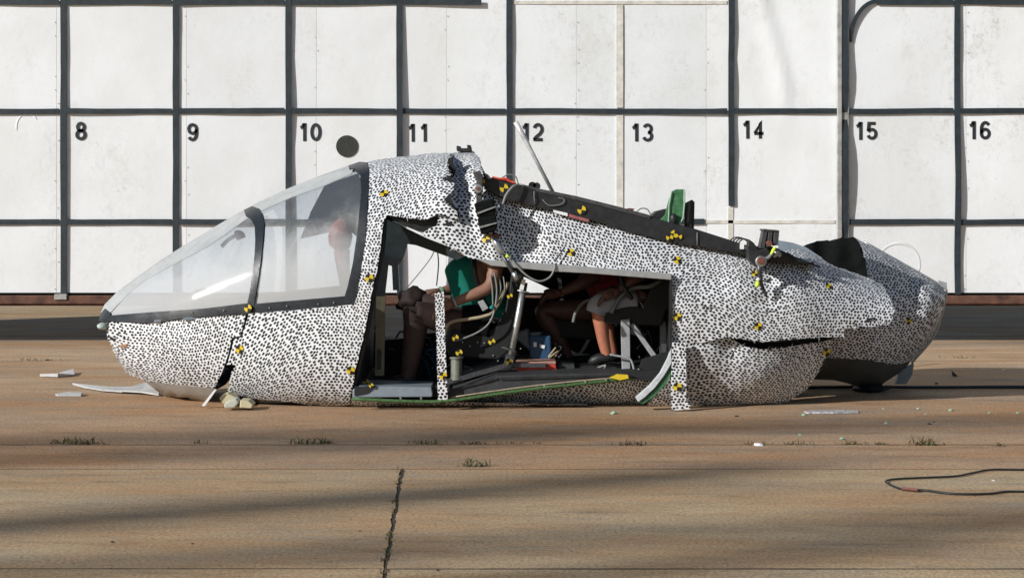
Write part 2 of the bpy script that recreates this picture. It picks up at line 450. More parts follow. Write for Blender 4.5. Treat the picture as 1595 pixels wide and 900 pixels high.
# ------------------------------------------------------------------ GROUND: soil sheet, concrete slabs with open joints
ground = empty('ground', (0, 0, 0), kind='structure', label='brown stained concrete apron of long slabs')
mesh('soil', [(-300, -60, -.003), (300, -60, -.003), (300, 700, -.003), (-300, 700, -.003)], [(0, 1, 2, 3)], M['dirt'], ground)
rows = [(-60, -15, 'conc_tan'), (-15, -9.7, 'conc_tan'), (-9.7, -7.26, 'conc_tan'), (-7.26, -4.86, 'conc_tan'), (-4.86, -2.42, 'conc_tan'), (-2.42, -1.54, 'conc_org'), (-1.54, .86, 'conc_org'),
        (.86, 3.30, 'conc_mid'), (3.30, 5.72, 'conc_mid'), (5.72, 8.12, 'conc_mid'), (8.12, 16, 'conc_tan'), (16, 60, 'conc_tan'), (60, 700, 'conc_tan')]
for (y0, y1, mt) in rows:
    near = -15 <= y0 < 16
    jx = {-9.7: -.33, -7.26: -.40, -4.86: -.47}.get(y0)
    if jx is not None: xs = [-60, -6.62, jx, 5.68, 60]
    elif near: xs = [-60, -8.9+(.7 if y0 > 0 else 0), 8.3, 60]
    else: xs = [-300, 300]
    for a, b in zip(xs, xs[1:]):
        g = .006; skew = -.035 if a == jx else 0; skb = -.035 if b == jx else 0
        t = random.uniform(-.002, .002)
        if not near or y1 == -2.42: t = 0
        ya = y0+{-1.54: .012, -4.86: .003, -2.42: .0002}.get(y0, g); yb = y1-{-4.86: .002, -2.42: .0002}.get(y1, g)
        ga = .0042 if y0 < -3 and near else g
        # worn edges: small chamfer, ragged inset
        top = []; n = 40 if near else 2
        pts = []
        def edge(p, q, nn):
            for i in range(nn): pts.append(p+(q-p)*i/nn)
        ax0 = a+ga-skew; ax1 = a+ga+skew; bx0 = b-ga-skb; bx1 = b-ga+skb
        edge(Vector((ax0, ya, 0)), Vector((bx0, ya, 0)), n*4); edge(Vector((bx0, ya, 0)), Vector((bx1, yb, 0)), n*2)
        edge(Vector((bx1, yb, 0)), Vector((ax1, yb, 0)), n*4); edge(Vector((ax1, yb, 0)), Vector((ax0, ya, 0)), n*2)
        cx = Vector(((a+b)/2, (y0+y1)/2, 0)); ring0 = []; ring1 = []
        for p in pts:
            for e_, on_ in ((a, a == jx), (b, b == jx)):
                if on_ and abs(p.x-e_) < .06: p.x += .005*noise.noise(Vector((p.y*5, e_, 2)))+.006*noise.noise(Vector((p.y*21, e_, 5)))
            d = (cx-p); ins = Vector((math.copysign(min(.004, abs(d.x)), d.x) if abs(p.x-a) < .05 or abs(p.x-b) < .05 else 0, math.copysign(.003, d.y) if abs(p.y-ya) < .01 or abs(p.y-yb) < .01 else 0, 0))
            jit = (1+.9*noise.noise(p*3)+.8*noise.noise(p*11)) if near else 1
            ring0.append((p.x, p.y, t-.019)); q = p+ins*max(.2, jit)*(0 if abs(p.y+2.42) < .003 else 1)
            ring1.append((q.x, q.y, t))
        N = len(pts)
        f = [(i, (i+1) % N, N+(i+1) % N, N+i) for i in range(N)]+[tuple(range(N, 2*N))]
        mesh('slab', ring0+ring1, f, [M[mt], M['dirt']], ground, fm=[1]*N+[0])

# ------------------------------------------------------------------ GRIDDED BACKDROP WALL
YW = 4.95                                   # front face of the sheets
wall = empty('gridded_wall', (0, YW, 0), label='tall white sheet metal wall with dark grid strips and numbers 8 to 16', cat='wall')
def wx(px): return (px-797.5)*(CAM_D+YW)/F
def wz(py): return CAM_H-(py-280)*(CAM_D+YW)/F
ZB, ZT = wz(456), 4.9
XL, XR = -8.9, 12.0
seams = [88+202.4*i for i in range(-6, 16)]
seams = [s for s in seams if XL+.2 < wx(s) < XR-.2]
seams = [s if abs(s-1302) > 12 else 1306 for s in seams]
ex = [XL]+[wx(s) for s in seams]+[XR]
for a, b in zip(ex, ex[1:]):
    for (z0, z1) in ((ZB, wz(-13)), (wz(-13), ZT)):
        nx, nz = 26, 26; v = []; f = []
        ph = random.random()*50
        big = .010 if a > wx(1090) and a < wx(1250) else .0045
        for i in range(nz+1):
            for j in range(nx+1):
                u, q = j/nx, i/nz; x = a+.0012+(b-a-.0024)*u; z = z0+.0012+(z1-z0-.0024)*q
                k = math.sin(math.pi*u)*1.0+.15
                y = YW+big*k*noise.noise(Vector((x*2.1, z*1.6, ph)))
                if wx(1090) < a < wx(1104) and z0 == ZB:
                    xc = wx(1190+38*math.sin(min(1., max(0., (wz(10)-z)/1.1))*1.9)); dd_ = x-xc
                    y += (-.016*math.exp(-(dd_/.10)**2) if dd_ < 0 else -.016*math.exp(-(dd_/.035)**2))*min(1., max(0., (z-wz(190))/.25))
                v.append((x, y, z))
        for i in range(nz):
            for j in range(nx):
                p = i*(nx+1)+j; f.append((p, p+1, p+nx+2, p+nx+1))
        o = mesh('sheet', v, f, M['wall_dirty'] if a >= wx(1300) else M['wall_clean'], wall, smooth=True)
        s = o.modifiers.new('gauge', 'SOLIDIFY'); s.thickness = .004; s.offset = -1; s.use_rim = False
# rivets along the seams
rv = MB()
for s in seams:
    z = wz(450)
    while z < ZT:
        if random.random() < .75: rv.disc((wx(s+random.choice((-2, 2, 3))), YW-.004, z), .0042, (0, 1, 0), .004, 6)
        z += random.choice((.11, .11, .11, .22, .3))
o = rv.obj('rivet', M['galv'], wall); o['kind'] = 'stuff'
# grid strips
VX = [-251, -76.5, 98.5, 273.5, 449, 622, 793, 1138, 1315, 1490, 1665, 1840, 2015, 2190, -426, -600, -772]
HZ = [-340, -168, 4, 173.5, 345.5]
def strip(name, p0, p1, wd, lift, ph, th=.010, amp=1., parent=wall):
    """flat strip from p0 to p1 on the wall, standing off by lift + waviness"""
    p0 = Vector(p0); p1 = Vector(p1); d = (p1-p0).normalized(); sd = Vector((d.z, 0, -d.x)); n = max(4, int((p1-p0).length/.12)); v = []; f = []
    for i in range(n+1):
        t = i/n; p = p0+(p1-p0)*t
        g = lift*(.35+amp*abs(noise.noise(Vector((p.x*1.1, p.z*1.3, ph))))*2.2)*.8+.004
        wv = wd*(1+.10*noise.noise(Vector((p.x*6, p.z*6, ph)))); sway = sd*.006*noise.noise(Vector((p.x*1.7, p.z*1.7, ph+9)))
        for (sx, sy) in ((-.5, 0), (.5, 0), (.5, th), (-.5, th)): v.append(p+sd*sx*wv+sway+Vector((0, YW-g-th+sy-p.y, 0)))
    for i in range(n):
        for j in range(4): f.append((i*4+j, i*4+(j+1) % 4, (i+1)*4+(j+1) % 4, (i+1)*4+j))
    f += [(3, 2, 1, 0), tuple(n*4+j for j in range(4))]
    return mesh(name, v, f, M['batten'], parent)
lifts = {449: .022, 622: .014, 1138: .022, 1490: .016, 1315: .03, 98.5: .008, 273.5: .007, 793: .008}
for k, x in enumerate(VX):
    zb = wz(321) if x == 1138 else (wz(458) if x not in (98.5,) else wz(462))
    z = ZT-.02
    strip('grid_strip', (wx(x+1.0 if x > 98 else x), YW, zb), (wx(x), YW, z), .048 if x != 1315 else .042, lifts.get(x, .012), k*3.7, amp=1.2 if x in lifts else 1)
xs_sorted = sorted(VX)
for hi_, py in enumerate(HZ):
    segs = zip([XL+.02]+[wx(x) for x in xs_sorted], [wx(x) for x in xs_sorted]+[XR-.02])
    for a, b in segs:
        pa = a/((CAM_D+YW)/F)+797.5; pb = b/((CAM_D+YW)/F)+797.5
        if py == 4 and 780 < pa < 1310: continue
        if py == 345.5 and 1000 < pa < 1300: continue
        a2, b2 = a+.029, b-.029
        if py == 4 and abs(pa-622) < 2: b2 = wx(750)
        if py == 173.5 and abs(pa-1138) < 2: b2 = wx(1303)
        if py == 4 and abs(pa-1315) < 2: a2 = wx(1366)
        if py == 345.5 and abs(pa-793) < 2: b2 = wx(1097)
        if b2-a2 < .05: continue
        lf = .012; tilt = 0
        if py == 4 and abs(pa-622) < 2: lf = .034
        da = .006*noise.noise(Vector((a, py, 1)))
        strip('grid_strip', (a2, YW, wz(py)+da), (b2, YW, wz(py)-da), .045, lf, hi_*5+a, amp=.8)
# the sprung strip bent into an arc at bay 15
pts = []
for i in range(13):
    t = i/12; ang = math.pi/2*t
    pts.append((wx(1324+44*(1-math.cos(ang))), wz(66-64*math.sin(ang))))
v = []; f = []
for i, (x, z) in enumerate(pts):
    q = pts[min(i+1, 12)]; p = pts[max(i-1, 0)]; d = Vector((q[0]-p[0], 0, q[1]-p[1])).normalized(); sd = Vector((d.z, 0, -d.x))*.016
    y = YW-.008-.012*math.sin(math.pi*i/12)
    for s, dy in ((-1, 0), (1, 0), (1, .01), (-1, .01)): v.append(Vector((x, y-.01+dy, z))+sd*s)
for i in range(12):
    for j in range(4): f.append((i*4+j, i*4+(j+1) % 4, (i+1)*4+(j+1) % 4, (i+1)*4+j))
mesh('bent_grid_strip', v, f, M['batten'], wall)
# pale marks where strips are missing
def flat(name, x0, x1, y0, y1, mat, y=.006):
    m = MB(); m.box((wx(x0), YW-.007-y, wz(y1)), (wx(x1), YW-.001, wz(y0))); return m.obj(name, mat, wall)
flat('bare_strip', 960, 970.5, 8, 168, M['ghost'], .002); flat('bare_strip', 960, 970.5, 179, 330, M['ghost'], .002)
flat('bare_strip', 799, 1132, 2, 7, M['ghost'], .002); flat('bare_strip', 1100, 1300, 343, 348, M['ghost'], .002)
flat('bare_strip', 1134, 1142, 323, 380, M['ghost'], .002)
# post between bays 14 and 15
m = MB(); m.box((wx(1303), YW-.05, wz(460)), (wx(1310), YW-.012, ZT)); m.box((wx(1310.5), YW-.03, wz(460)), (wx(1322), YW-.012, ZT))
m.obj('post', M['galv'], wall, bevel=.004)
# numbers, painted in plain grotesque figures
def arc(cx, cz, rx, rz, a0, a1, n=14): return [(cx+rx*math.cos(R(a0+(a1-a0)*i/n)), cz+rz*math.sin(R(a0+(a1-a0)*i/n))) for i in range(n+1)]
DIG = {'0': [arc(0, .5, .37, .41, 90, 450, 28)], '1': [[(-.30, .74), (-.12, .79), (.04, .96)], [(.08, .995), (.08, .0)]],
       '2': [arc(0, .66, .36, .255, 165, -25, 16)+[(.16, .40), (-.20, .22), (-.38, .085)], [(-.43, .085), (.40, .085)]],
       '3': [arc(-.02, .70, .33, .215, 160, -80, 14), arc(-.02, .29, .37, .215, 85, -165, 16)], '4': [[(.14, 0), (.14, .93), (-.38, .30)], [(-.43, .285), (.42, .285)]],
       '5': [[(.34, .91), (-.26, .91), (-.34, .50)]+arc(.0, .33, .37, .245, 140, -160, 18)], '6': [arc(.0, .31, .36, .24, 90, 450, 22), [(-.35, .33), (-.36, .52)]+arc(.02, .60, .37, .32, 180, 35, 12)],
       '8': [arc(0, .71, .30, .205, 90, 450, 22), arc(0, .285, .37, .225, 90, 450, 24)], '9': [arc(.0, .67, .36, .24, 90, 450, 22), [(.35, .65), (.36, .46)]+arc(-.02, .40, .37, .32, 0, -145, 12)]}
def stroke(m, pts, hw_):
    pts = [Vector((p[0], 0, p[1])) for p in pts]; n = len(pts); v = []; f = []
    closed = (pts[0]-pts[-1]).length < 1e-4
    for i, p in enumerate(pts):
        a_ = pts[i-1] if i else (pts[-2] if closed else p); c_ = pts[i+1] if i < n-1 else (pts[1] if closed else p)
        t = (c_-a_).normalized(); d1_ = (p-a_).normalized() if (p-a_).length else t
        sd = Vector((-t.z, 0, t.x))*hw_/max(.5, abs(t.dot(d1_)))
        v += [p+sd+Vector((0, YW-.0055, 0)), p-sd+Vector((0, YW-.0055, 0)), p-sd+Vector((0, YW-.001, 0)), p+sd+Vector((0, YW-.001, 0))]
    for i in range(n-1):
        for j in range(4): f.append((i*4+j, i*4+(j+1) % 4, (i+1)*4+(j+1) % 4, (i+1)*4+j))
    m.add(v, f)
for num, x, y in ((8, 126, 204), (9, 300, 206), (10, 481, 206), (11, 650, 207), (12, 827, 206), (13, 998, 206.5), (14, 1171, 202), (15, 1347, 204), (16, 1523.5, 203)):
    txt = str(num); m = MB(); adv = .098 if len(txt) > 1 else .1; x0 = wx(x)-adv*(len(txt)-1)/2
    if txt[0] == '1': x0 += .008
    for k, ch in enumerate(txt):
        for pts in DIG[ch]:
            pts = [(x0+k*adv+px_*.088, wz(y)+(pz_-.5)*.147) for px_, pz_ in pts]; stroke(m, pts, .0128)
    m.obj('number', M['numeral'], wall)
m = MB(); m.disc((wx(540.5), YW-.003, wz(228)), 17*(CAM_D+YW)/F, (0, 1, 0), .010, 40); m.obj('dark_disc', M['darkdisc'], wall)
# pressed ring in bay 15
m = MB(); rr_ = 33*(CAM_D+YW)/F
m.tube([(wx(1400)+rr_*math.cos(a), YW+.0185, wz(412)+rr_*math.sin(a)) for a in [R(-20+10*i) for i in range(23)]], .022, 8); m.obj('pressed_ring', plain('worn_grey_ring', (.60, .62, .63), .7, var=.12, scale=8), wall, smooth=True)
m = MB(); m.tube([(wx(43)+.09*math.cos(R(a)), YW+.001, wz(198)+.11*math.sin(R(a))) for a in range(30, 200, 12)], [.002]+[.007]*13+[.002], 8); m.obj('pressed_ring', M['wall_clean'], wall, smooth=True)
# bottom channel, black strip painting the shade in the gap, and posts
m = MB(); m.box((XL, YW+.03, wz(459.5)), (XR, YW+.16, wz(455))); m.obj('gap_shade', M['liner'], wall)
m = MB(); m.box((XL, YW-.045, wz(473)), (XR, YW+.16, wz(460))); m.box((XL, YW-.02, wz(476)), (XR, YW+.16, wz(473.2))); m.obj('bottom_beam', M['rust'], wall, bevel=.006)
for x in (-8.5, -1.9, .9, 6.8, 11.5):
    m = MB(); m.box((x-.05, YW+.17, 0), (x+.05, YW+.27, 4.6)); m.obj('support_post', M['darksteel'], wall)
m = MB(); m.box((wx(87), YW-.06, wz(466)), (wx(106), YW-.012, wz(457.5))); m.obj('bracket', M['galv'], wall, bevel=.003)

# ------------------------------------------------------------------ WRECKED AIRCRAFT
air = empty('wrecked_aircraft', (0, .75, 0), label='crushed white aircraft cabin covered in small black dots lying on the concrete', cat='aircraft')
SP = [M['speckle'], M['liner']]
T1 = [(146,506),(152,497),(157,487),(165,471),(185,452),(200,441),(250,405),(300,374),(350,344),(400,316),(450,293),(500,273),(545,257),(575,250),(620,244),(660,240),(700,237),(738,236),(770,252),(850,276),(950,304),(1050,334),(1150,361),(1250,384),(1300,409),(1350,428),(1400,450)]
B1 = [(146,507),(155,520),(166,538),(181,560),(199,584),(225,600),(250,613),(280,627),(330,634),(400,637),(480,641),(560,644),(1000,644),(1150,643),(1200,638),(1232,626),(1260,606),(1277,582),(1293,554),(1310,540),(1400,500)]
HW1 = [(146,.01),(156,.10),(166,.17),(200,.31),(250,.44),(300,.52),(400,.63),(500,.71),(575,.75),(1000,.76),(1150,.74),(1250,.68),(1400,.5)]
NT1 = [(150,2.0),(400,2.1),(560,2.4),(700,2.6),(1400,2.5)]
NB1 = [(150,2.1),(300,2.5),(450,4.2),(600,5.),(950,5.),(1080,2.5),(1400,2.2)]
body = Lift(T1, B1, HW1, NT1, NB1, .75, seed=1)
noseL = Lift(T1, B1, HW1, NT1, NB1, .75, seed=2, dents=[(195,540,25,18,.02),(240,505,40,10,.015)])
front = Lift(T1, B1, HW1, NT1, NB1, .75, seed=3, off=.012, dents=[(690,300,40,60,-.035),(640,300,60,40,.012)])
B2 = [(146,507),(480,641),(560,644),(1000,644),(1200,636),(1400,560)]
side = Lift(T1, B2, HW1, NT1, NB1, .75, seed=4, rough=.009, dents=[(715,275,26,60,.15),(735,330,20,40,.05),(812,365,34,60,.075),(770,360,18,70,-.02),(1195,430,26,45,.03),(1120,440,60,16,.02),(1185,455,45,10,-.02),(1240,470,40,60,-.02),(1360,470,40,30,.02)])
lower = Lift([(1000,390),(1400,390)], [(1000,692),(1150,690),(1200,680),(1260,662),(1310,650)], [(1000,.88),(1100,.86),(1200,.77),(1300,.62)], [(0,2.0)], [(0,1.85)], .87, seed=5, rough=.008, off=-.02, dents=[(1137,545,20,25,.03),(1180,590,50,40,-.03)])

nose_poly = [(166,500),(200,501),(240,501),(300,496),(345,492),(385,488),(383,489),(380,503),(374,523),(361,526),(356,550),(350,568),(343,586),(334,604),(319,603),(268,598),(229,594),(199,583),(181,556),(167,526)]
panel('nose_skin', nose_poly, noseL, SP, air, jag=.5)
panel('nose_belly', [(226,594),(268,598),(319,603),(334,604),(326,617),(316,632),(280,627),(250,613)], noseL, [M['belly'], M['liner']], air)
m = MB(); m.prism([(334,606),(337,607),(319,632),(314,632)], .12, .15); m.obj('torn_edge', M['whitebit'], air)
fpoly = [(387,489),(470,482),(549,474),(556,440),(568,378),(573,330),(575,281),(573,252),(600,247),(640,242),(670,239),(700,238),(705,245),(700,253),(697,264),(703,273),(697,277),(686,279),(706,285),(709,292),(700,303),(692,313),(704,322),(712,330),(715,343),(700,339),(683,333),(673,338),(662,343),(633,340),(604,335),(598,343),(594,375),(588,418),(582,440),(570,510),(556,566),(545,621),(547,640),(503,635),(457,626),(398,621),(363,614),(354,607),(360,580),(366,568),(353,568),(359,550),(364,528),(376,525),(383,503)]
panel('front_skin', fpoly, front, SP, air, jag=.9)
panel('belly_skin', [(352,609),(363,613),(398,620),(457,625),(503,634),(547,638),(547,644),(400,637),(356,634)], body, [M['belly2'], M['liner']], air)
spoly = [(655,364),(666,357),(680,352),(684,300),(686,262),(697,240),(720,236),(738,236),(747,246),(752,265),(757,288),(780,298),(820,306),(868,316),(940,336),(1044,364),(1157,384),(1204,394),(1248,386),(1278,401),(1299,414),(1350,432),(1374,443),(1381,455),(1387,466),(1392,479),(1391,497),(1383,506),(1350,509),(1315,511),(1313,524),(1250,527),(1189,532),(1164,529),(1128,525),(1100,532),(1070,536),(1046,536),(1046,427),(864,412),(780,408),(742,404),(724,398),(693,380)]
panel('side_skin', spoly, side, SP, air, jag=1.1, step=7)
panel('lower_skin', [(1046,530),(1070,530),(1100,526),(1127,520),(1152,535),(1162,540),(1189,544),(1225,540),(1260,535),(1296,529),(1289,552),(1274,580),(1257,606),(1230,624),(1196,635),(1152,641),(1084,643),(1020,643),(1008,630),(1046,585)], lower, SP, air, jag=.6, step=7)
# sill rail with dots and the recessed inner skin under the doorway
panel('sill_skin', [(546,621),(640,624),(760,627),(915,631),(915,643),(546,643)], body, SP, air)
inner = Lift(T1, B1, HW1, NT1, NB1, .75, seed=8, off=-.16, crease=.03)
panel('inner_skin', [(690,618),(760,608),(860,596),(990,588),(1020,580),(1050,570),(1050,643),(690,643)], inner, SP, air)
# far side of the cabin, with its own doorway
far_poly = [(388,489),(470,482),(549,474),(568,378),(573,252),(640,242),(700,240),(738,239),(752,268),(758,292),(804,302),(900,324),(1012,352),(1138,384),(1204,396),(1250,392),(1290,412),(1300,530),(1277,582),(1257,606),(1200,637),(1000,643),(560,643),(400,636),(356,630),(366,568)]
far = panel('far_skin', far_poly, body, SP, air, mirror=True, step=14, holes=[[(590,350),(668,372),(690,400),(690,490),(640,560),(566,560),(580,440)], [(818,450),(886,482),(876,488),(818,486)]])
panel('far_nose_skin', nose_poly[:-6]+[(326,617),(316,632),(280,627),(250,613),(226,598),(199,583),(181,556),(167,526)], body, SP, air, mirror=True, step=12)
# roof closing strips between the two sides
def roof_strip(name, pts, lift, mat, bulge=.03):
    v = []; f = []; n = 8
    for (x, y) in pts:
        a = lift.point(x, y); b = a.copy(); b.y = 2*lift.Yc-a.y
        for i in range(n+1):
            t = i/n; p = a.lerp(b, t); p.z += bulge*math.sin(math.pi*t); v.append(p)
    for i in range(len(pts)-1):
        for j in range(n): f.append((i*(n+1)+j, i*(n+1)+j+1, (i+1)*(n+1)+j+1, (i+1)*(n+1)+j))
    o = mesh(name, v, f, mat, air, smooth=True); s = o.modifiers.new('t', 'SOLIDIFY'); s.thickness = .008; s.offset = 0; return o
roof_strip('roof_skin', [(757,291),(780,299),(820,307),(868,317),(940,337),(1044,365),(1157,385),(1204,395)], side, M['black'], .01)

for q in ([(698,247),(707,243),(705,254),(710,262),(707,275),(697,271),(696,258)], [(684,276),(699,275),(710,284),(708,288),(694,284)], [(690,312),(699,303),(706,318),(715,331),(716,344),(702,336)], [(664,352),(690,352),(697,345),(706,349),(694,362),(680,357)]):
    cx = sum(p[0] for p in q)/len(q); cy = sum(p[1] for p in q)/len(q); d = front.depth(cx, cy)
    m = MB(); m.prism(q, d+.022, d+.06); m.obj('tear_gap_dark', M['liner'], air)  # black fill added behind the notches as the darkness inside the tears
# canopy
FR = [M['black_frame'], M['liner']]
band = [(157,487),(163,474),(185,452),(200,441),(250,405),(300,374),(350,344),(400,316),(450,293),(500,273),(545,257),(551,261),(547,271),(499,292),(455,307),(410,327),(384,341),(350,366),(320,386),(270,412),(224,437),(200,457),(173,486)]
fp = [(172,489),(200,457),(224,437),(270,412),(320,386),(350,366),(384,341),(397,338),(399,373),(395,424),(390,457),(387,474),(319,482),(234,488),(172,493)]
rp = [(408,328),(455,307),(499,292),(545,272),(558,262),(564,296),(559,353),(551,409),(540,463),(396,475),(400,457),(404,424),(411,363)]
rail = [(157,489),(171,491),(234,486),(319,480),(385,472),(396,473),(538,461),(546,457),(555,457),(550,474),(470,481),(384,488),(293,495),(247,501),(224,503),(169,500),(156,501)]
mpost = [(380,327),(393,321),(404,325),(409,332),(412,348),(411,363),(408,395),(404,424),(399,457),(396,474),(385,474),(389,457),(394,424),(397,395),(398,373),(397,352),(391,341),(383,336)]
rpost = [(543,258),(560,252),(572,253),(575,262),(574,300),(569,373),(562,420),(555,460),(550,475),(537,462),(542,445),(550,409),(558,353),(563,296),(561,270),(554,263),(544,262)]
canopyL = Lift(T1, B1, HW1, NT1, NB1, .75, seed=6, rough=.002)
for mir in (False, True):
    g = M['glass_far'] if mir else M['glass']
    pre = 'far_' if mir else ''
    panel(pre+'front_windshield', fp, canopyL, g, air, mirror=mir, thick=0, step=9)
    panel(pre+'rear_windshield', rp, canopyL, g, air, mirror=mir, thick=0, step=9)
    panel(pre+'canopy_band', band, canopyL, [M['bandsheen'] if not mir else M['glass_far']], air, mirror=mir, thick=.004 if not mir else 0, step=7, extra=.003)
    panel(pre+'canopy_rail', rail, canopyL, FR, air, mirror=mir, thick=.02, step=6, extra=.012)
    if not mir: panel(pre+'canopy_arch', mpost, canopyL, FR, air, mirror=mir, thick=.018, step=4, extra=.014)
    panel(pre+'canopy_rear_arch', rpost, canopyL, FR, air, mirror=mir, thick=.022, step=5, extra=.018)
for (x, y) in ((349,483),(447,476),(496,473),(300,486),(520,471),(420,479)):
    p = canopyL.point(x, y); m = MB(); m.disc((p.x, p.y-.018, p.z), .004, (0, 1, 0), .01, 8); m.obj('screw', M['railgrey'], air)
panel('nose_cap', [(154,499),(158,487),(164,480),(173,488),(172,499),(168,502)], canopyL, FR, air, step=4, extra=.014)
m = MB(); m.blob(W(161,508,.62), (.038, .08, .022), 3, .15, 2); m.obj('nose_lamp', plain('pale_green_lens', (.40, .47, .44), .25, var=.25), air, smooth=True)
m = MB(); m.prism([(186,538),(206,533),(209,536),(188,542)], noseL.depth(197,537)-.004, noseL.depth(197,537)+.01); m.obj('scrape', plain('bare_orange_primer', (.45, .22, .13), .7), air)
m = MB(); m.prism([(170,524),(180,528),(181,532),(172,529)], noseL.depth(175,528)-.02, .7); m.obj('nose_notch', M['black'], air)
for q in ([(240,498),(262,497),(262,500),(240,502)], [(285,495),(306,493),(305,497),(285,499)]):
    m = MB(); d = noseL.depth(q[0][0]+8, 498); m.prism(q, d-.02, d); m.obj('torn_flake', M['bluegrey'], air)
# behind the windshield
m = MB(); m.prism([(506,288),(558,270),(566,300),(560,372),(540,356),(468,372),(484,330)], .95, 1.0); m.obj('overhead_panel', plain('dark_blue_panel', (.022, .034, .055), .7), air)
m = MB(); m.tube(spline([W(345,384,.7), W(358,372,.7), W(372,366,.7), W(376,372,.7)]), [.012]*10+[.03]*9, 8); m.obj('mirror_arm', M['black'], air, smooth=True)
m = MB(); m.prism([(285,478),(303,452),(310,452),(322,478)], .55, .85); m.obj('instrument_hood', M['black'], air, bevel=.006)
m = MB(); m.prism([(200,497),(400,488),(560,476),(560,510),(400,510),(210,512)], .5, 1.0); m.obj('cockpit_deck', M['black'], air)
m = MB(); m.blob(W(530,368,.6), (.075, .08, .11), 5, .12, 2); m.tube([W(532,390,.6), W(535,420,.6), W(537,445,.6)], [.05, .04, .03], 10); m.obj('red_headrest', plain('dull_red_pad', (.22, .05, .04), .7), air, smooth=True)
m = MB(); m.prism([(545,280),(575,275),(597,345),(585,420),(578,470),(552,470),(560,400),(566,330)], 1.32, 1.36); m.obj('far_pillar', M['liner'], air)
m = MB(); m.prism([(548,474),(560,470),(560,620),(540,620)], .12, 1.4); m.obj('bulkhead', M['liner'], air)

# black edge and inner frame of the front doorway
def ribbon(name, px_pts, wpx, lift, mat, dy=.0, th=.02):
    m = MB(); pts = [lift.point(x, y)+Vector((0, dy, 0)) for x, y in px_pts]
    m.tube(spline(pts, 4), wpx*.5*12/F, 8); return m.obj(name, mat, air, smooth=True)
ribbon('door_seal', [(599,340),(597,375),(590,418),(585,440),(573,510),(560,566),(549,616)], 7, body, M['black'], .02)
m = MB(); m.prism([(602,336),(634,341),(662,344),(684,335),(697,341),(692,352),(697,366),(660,364),(630,352)], .11, .30); m.obj('roof_edge_frame', M['black'], air)
m = MB(); m.prism([(600,343),(606,344),(664,372),(700,386),(722,400),(712,405),(648,382),(634,380),(628,400),(622,410),(600,406)], .30, .42); m.obj('roof_liner', plain('dark_teal_liner', (.022, .032, .034), .5), air)
m = MB(); m.prism([(600,400),(626,402),(618,416),(600,412)], .28, .30); m.obj('sun_visor', M['black'], air)
m = MB(); m.prism([(610,410),(620,410),(622,452),(612,452)], 1.2, 1.25); m.obj('far_window_post', M['bluegrey'], air)
m = MB(); m.prism([(700,380),(726,388),(724,400),(708,425),(700,448),(695,448)], .9, 1.0); m.prism([(722,396),(730,400),(713,450),(702,450)], .84, .9, 1); m.obj('inner_arch', [M['grey'], M['black']], air)
m = MB(); m.prism([(586,462),(600,462),(598,585),(584,585)], .30, .34); m.prism([(588,545),(594,545),(593,575),(587,575)], .285, .3, 1); m.obj('tan_frame', [M['tanpanel'], M['black']], air)

# posts, rails, floor
def flatpanel(name, poly, Y, mats, jagg=.3, th=.012, seed=0):
    L = Lift([(0, -5000), (1600, -5000)], [(0, 5000), (1600, 5000)], [(0, .0001), (1600, .0001)], [(0, 2)], [(0, 2)], Y, seed=seed, rough=.004)
    L.uv = lambda px, py: ((px-797.5)*12.3/F+7.7, -(py-480)*12.3/F)
    return panel(name, poly, L, mats, air, jag=jagg, step=6, thick=th)
flatpanel('door_post', [(677,457),(684,455),(691,454),(694,540),(697,612),(697,624),(682,622),(680,540)], -.005, SP, .2, .03, 11)
flatpanel('aft_post', [(1047,533),(1068,533),(1069,580),(1069,626),(1075,628),(1075,637),(1045,639),(1045,600)], -.035, SP, .3, .01, 12)
m = MB(); m.prism([(742,403.5),(864,411.5),(1046,426.5),(1046,436),(920,426),(864,423),(765,414)], -.03, .10); m.obj('door_rail', M['railgrey'], air, bevel=.004)
m = MB(); m.prism([(1043.5,436),(1047,436),(1047,560),(1043.5,560)], -.02, .06); m.obj('door_edge', M['black'], air)
m = MB(); m.prism([(549,607),(560,601),(672,603),(674,616),(672,618),(549,619)], .03, .40); m.obj('sill_plate', M['bluegrey'], air, bevel=.006)
m = MB(); m.prism([(552,602),(585,601),(572,612),(552,616)], .022, .06); m.obj('sill_cap', M['black'], air)
m = MB(); m.prism([(694,611),(775,585),(850,582),(964,581),(986,587),(836,602),(698,620)], .06, 1.42); m.obj('cabin_floor', M['floorgrey'], air)
m = MB(); m.prism([(545,600),(700,604),(694,618),(545,618)], .12, 1.42); m.obj('front_floor', M['liner'], air)
m = MB(); m.prism([(964,581),(1048,576),(1048,598),(986,590)], .15, 1.42); m.obj('aft_floor', M['liner'], air)
m = MB(); m.tube(spline([W(548,621,.0), W(640,625,.0), W(698,624,.0), W(770,614,.02), W(836,605,.03), W(910,597,.04), W(985,589,.06)], 4), .010, 8); m.obj('green_seal', M['greenedge'], air, smooth=True)
m = MB(); m.tube(spline([W(700,619,.03), W(836,600,.04), W(980,586,.06)], 4), .0045, 6); m.obj('tan_cord', M['tan'], air, smooth=True)
m = MB(); m.prism([(950,588),(962,583),(978,584),(979,589),(966,592)], .02, .06); m.obj('yellow_strap', M['yellow'], air)
# torn door frame piece
oc = [(1046,541),(1040,558),(1028,581),(1012,600),(990,619),(994,626),(1004,619),(1020,604),(1034,586),(1046,566)]
m = MB(); m.prism(oc, -.03, .02); m.obj('door_frame_fragment', plain('pale_grey_blue_edge', (.48, .51, .54), .5), air, bevel=.003)
m = MB(); m.prism([(1047,560),(1047,580),(1036,600),(1018,618),(1001,629),(996,627),(1020,606),(1035,587)], -.015, .05); m.obj('door_frame_core', M['green'], air)
m = MB(); m.prism([(1000,560),(1046,546),(1046,600),(1020,604),(990,592)], .3, .34); m.obj('aft_trim', M['liner'], air)
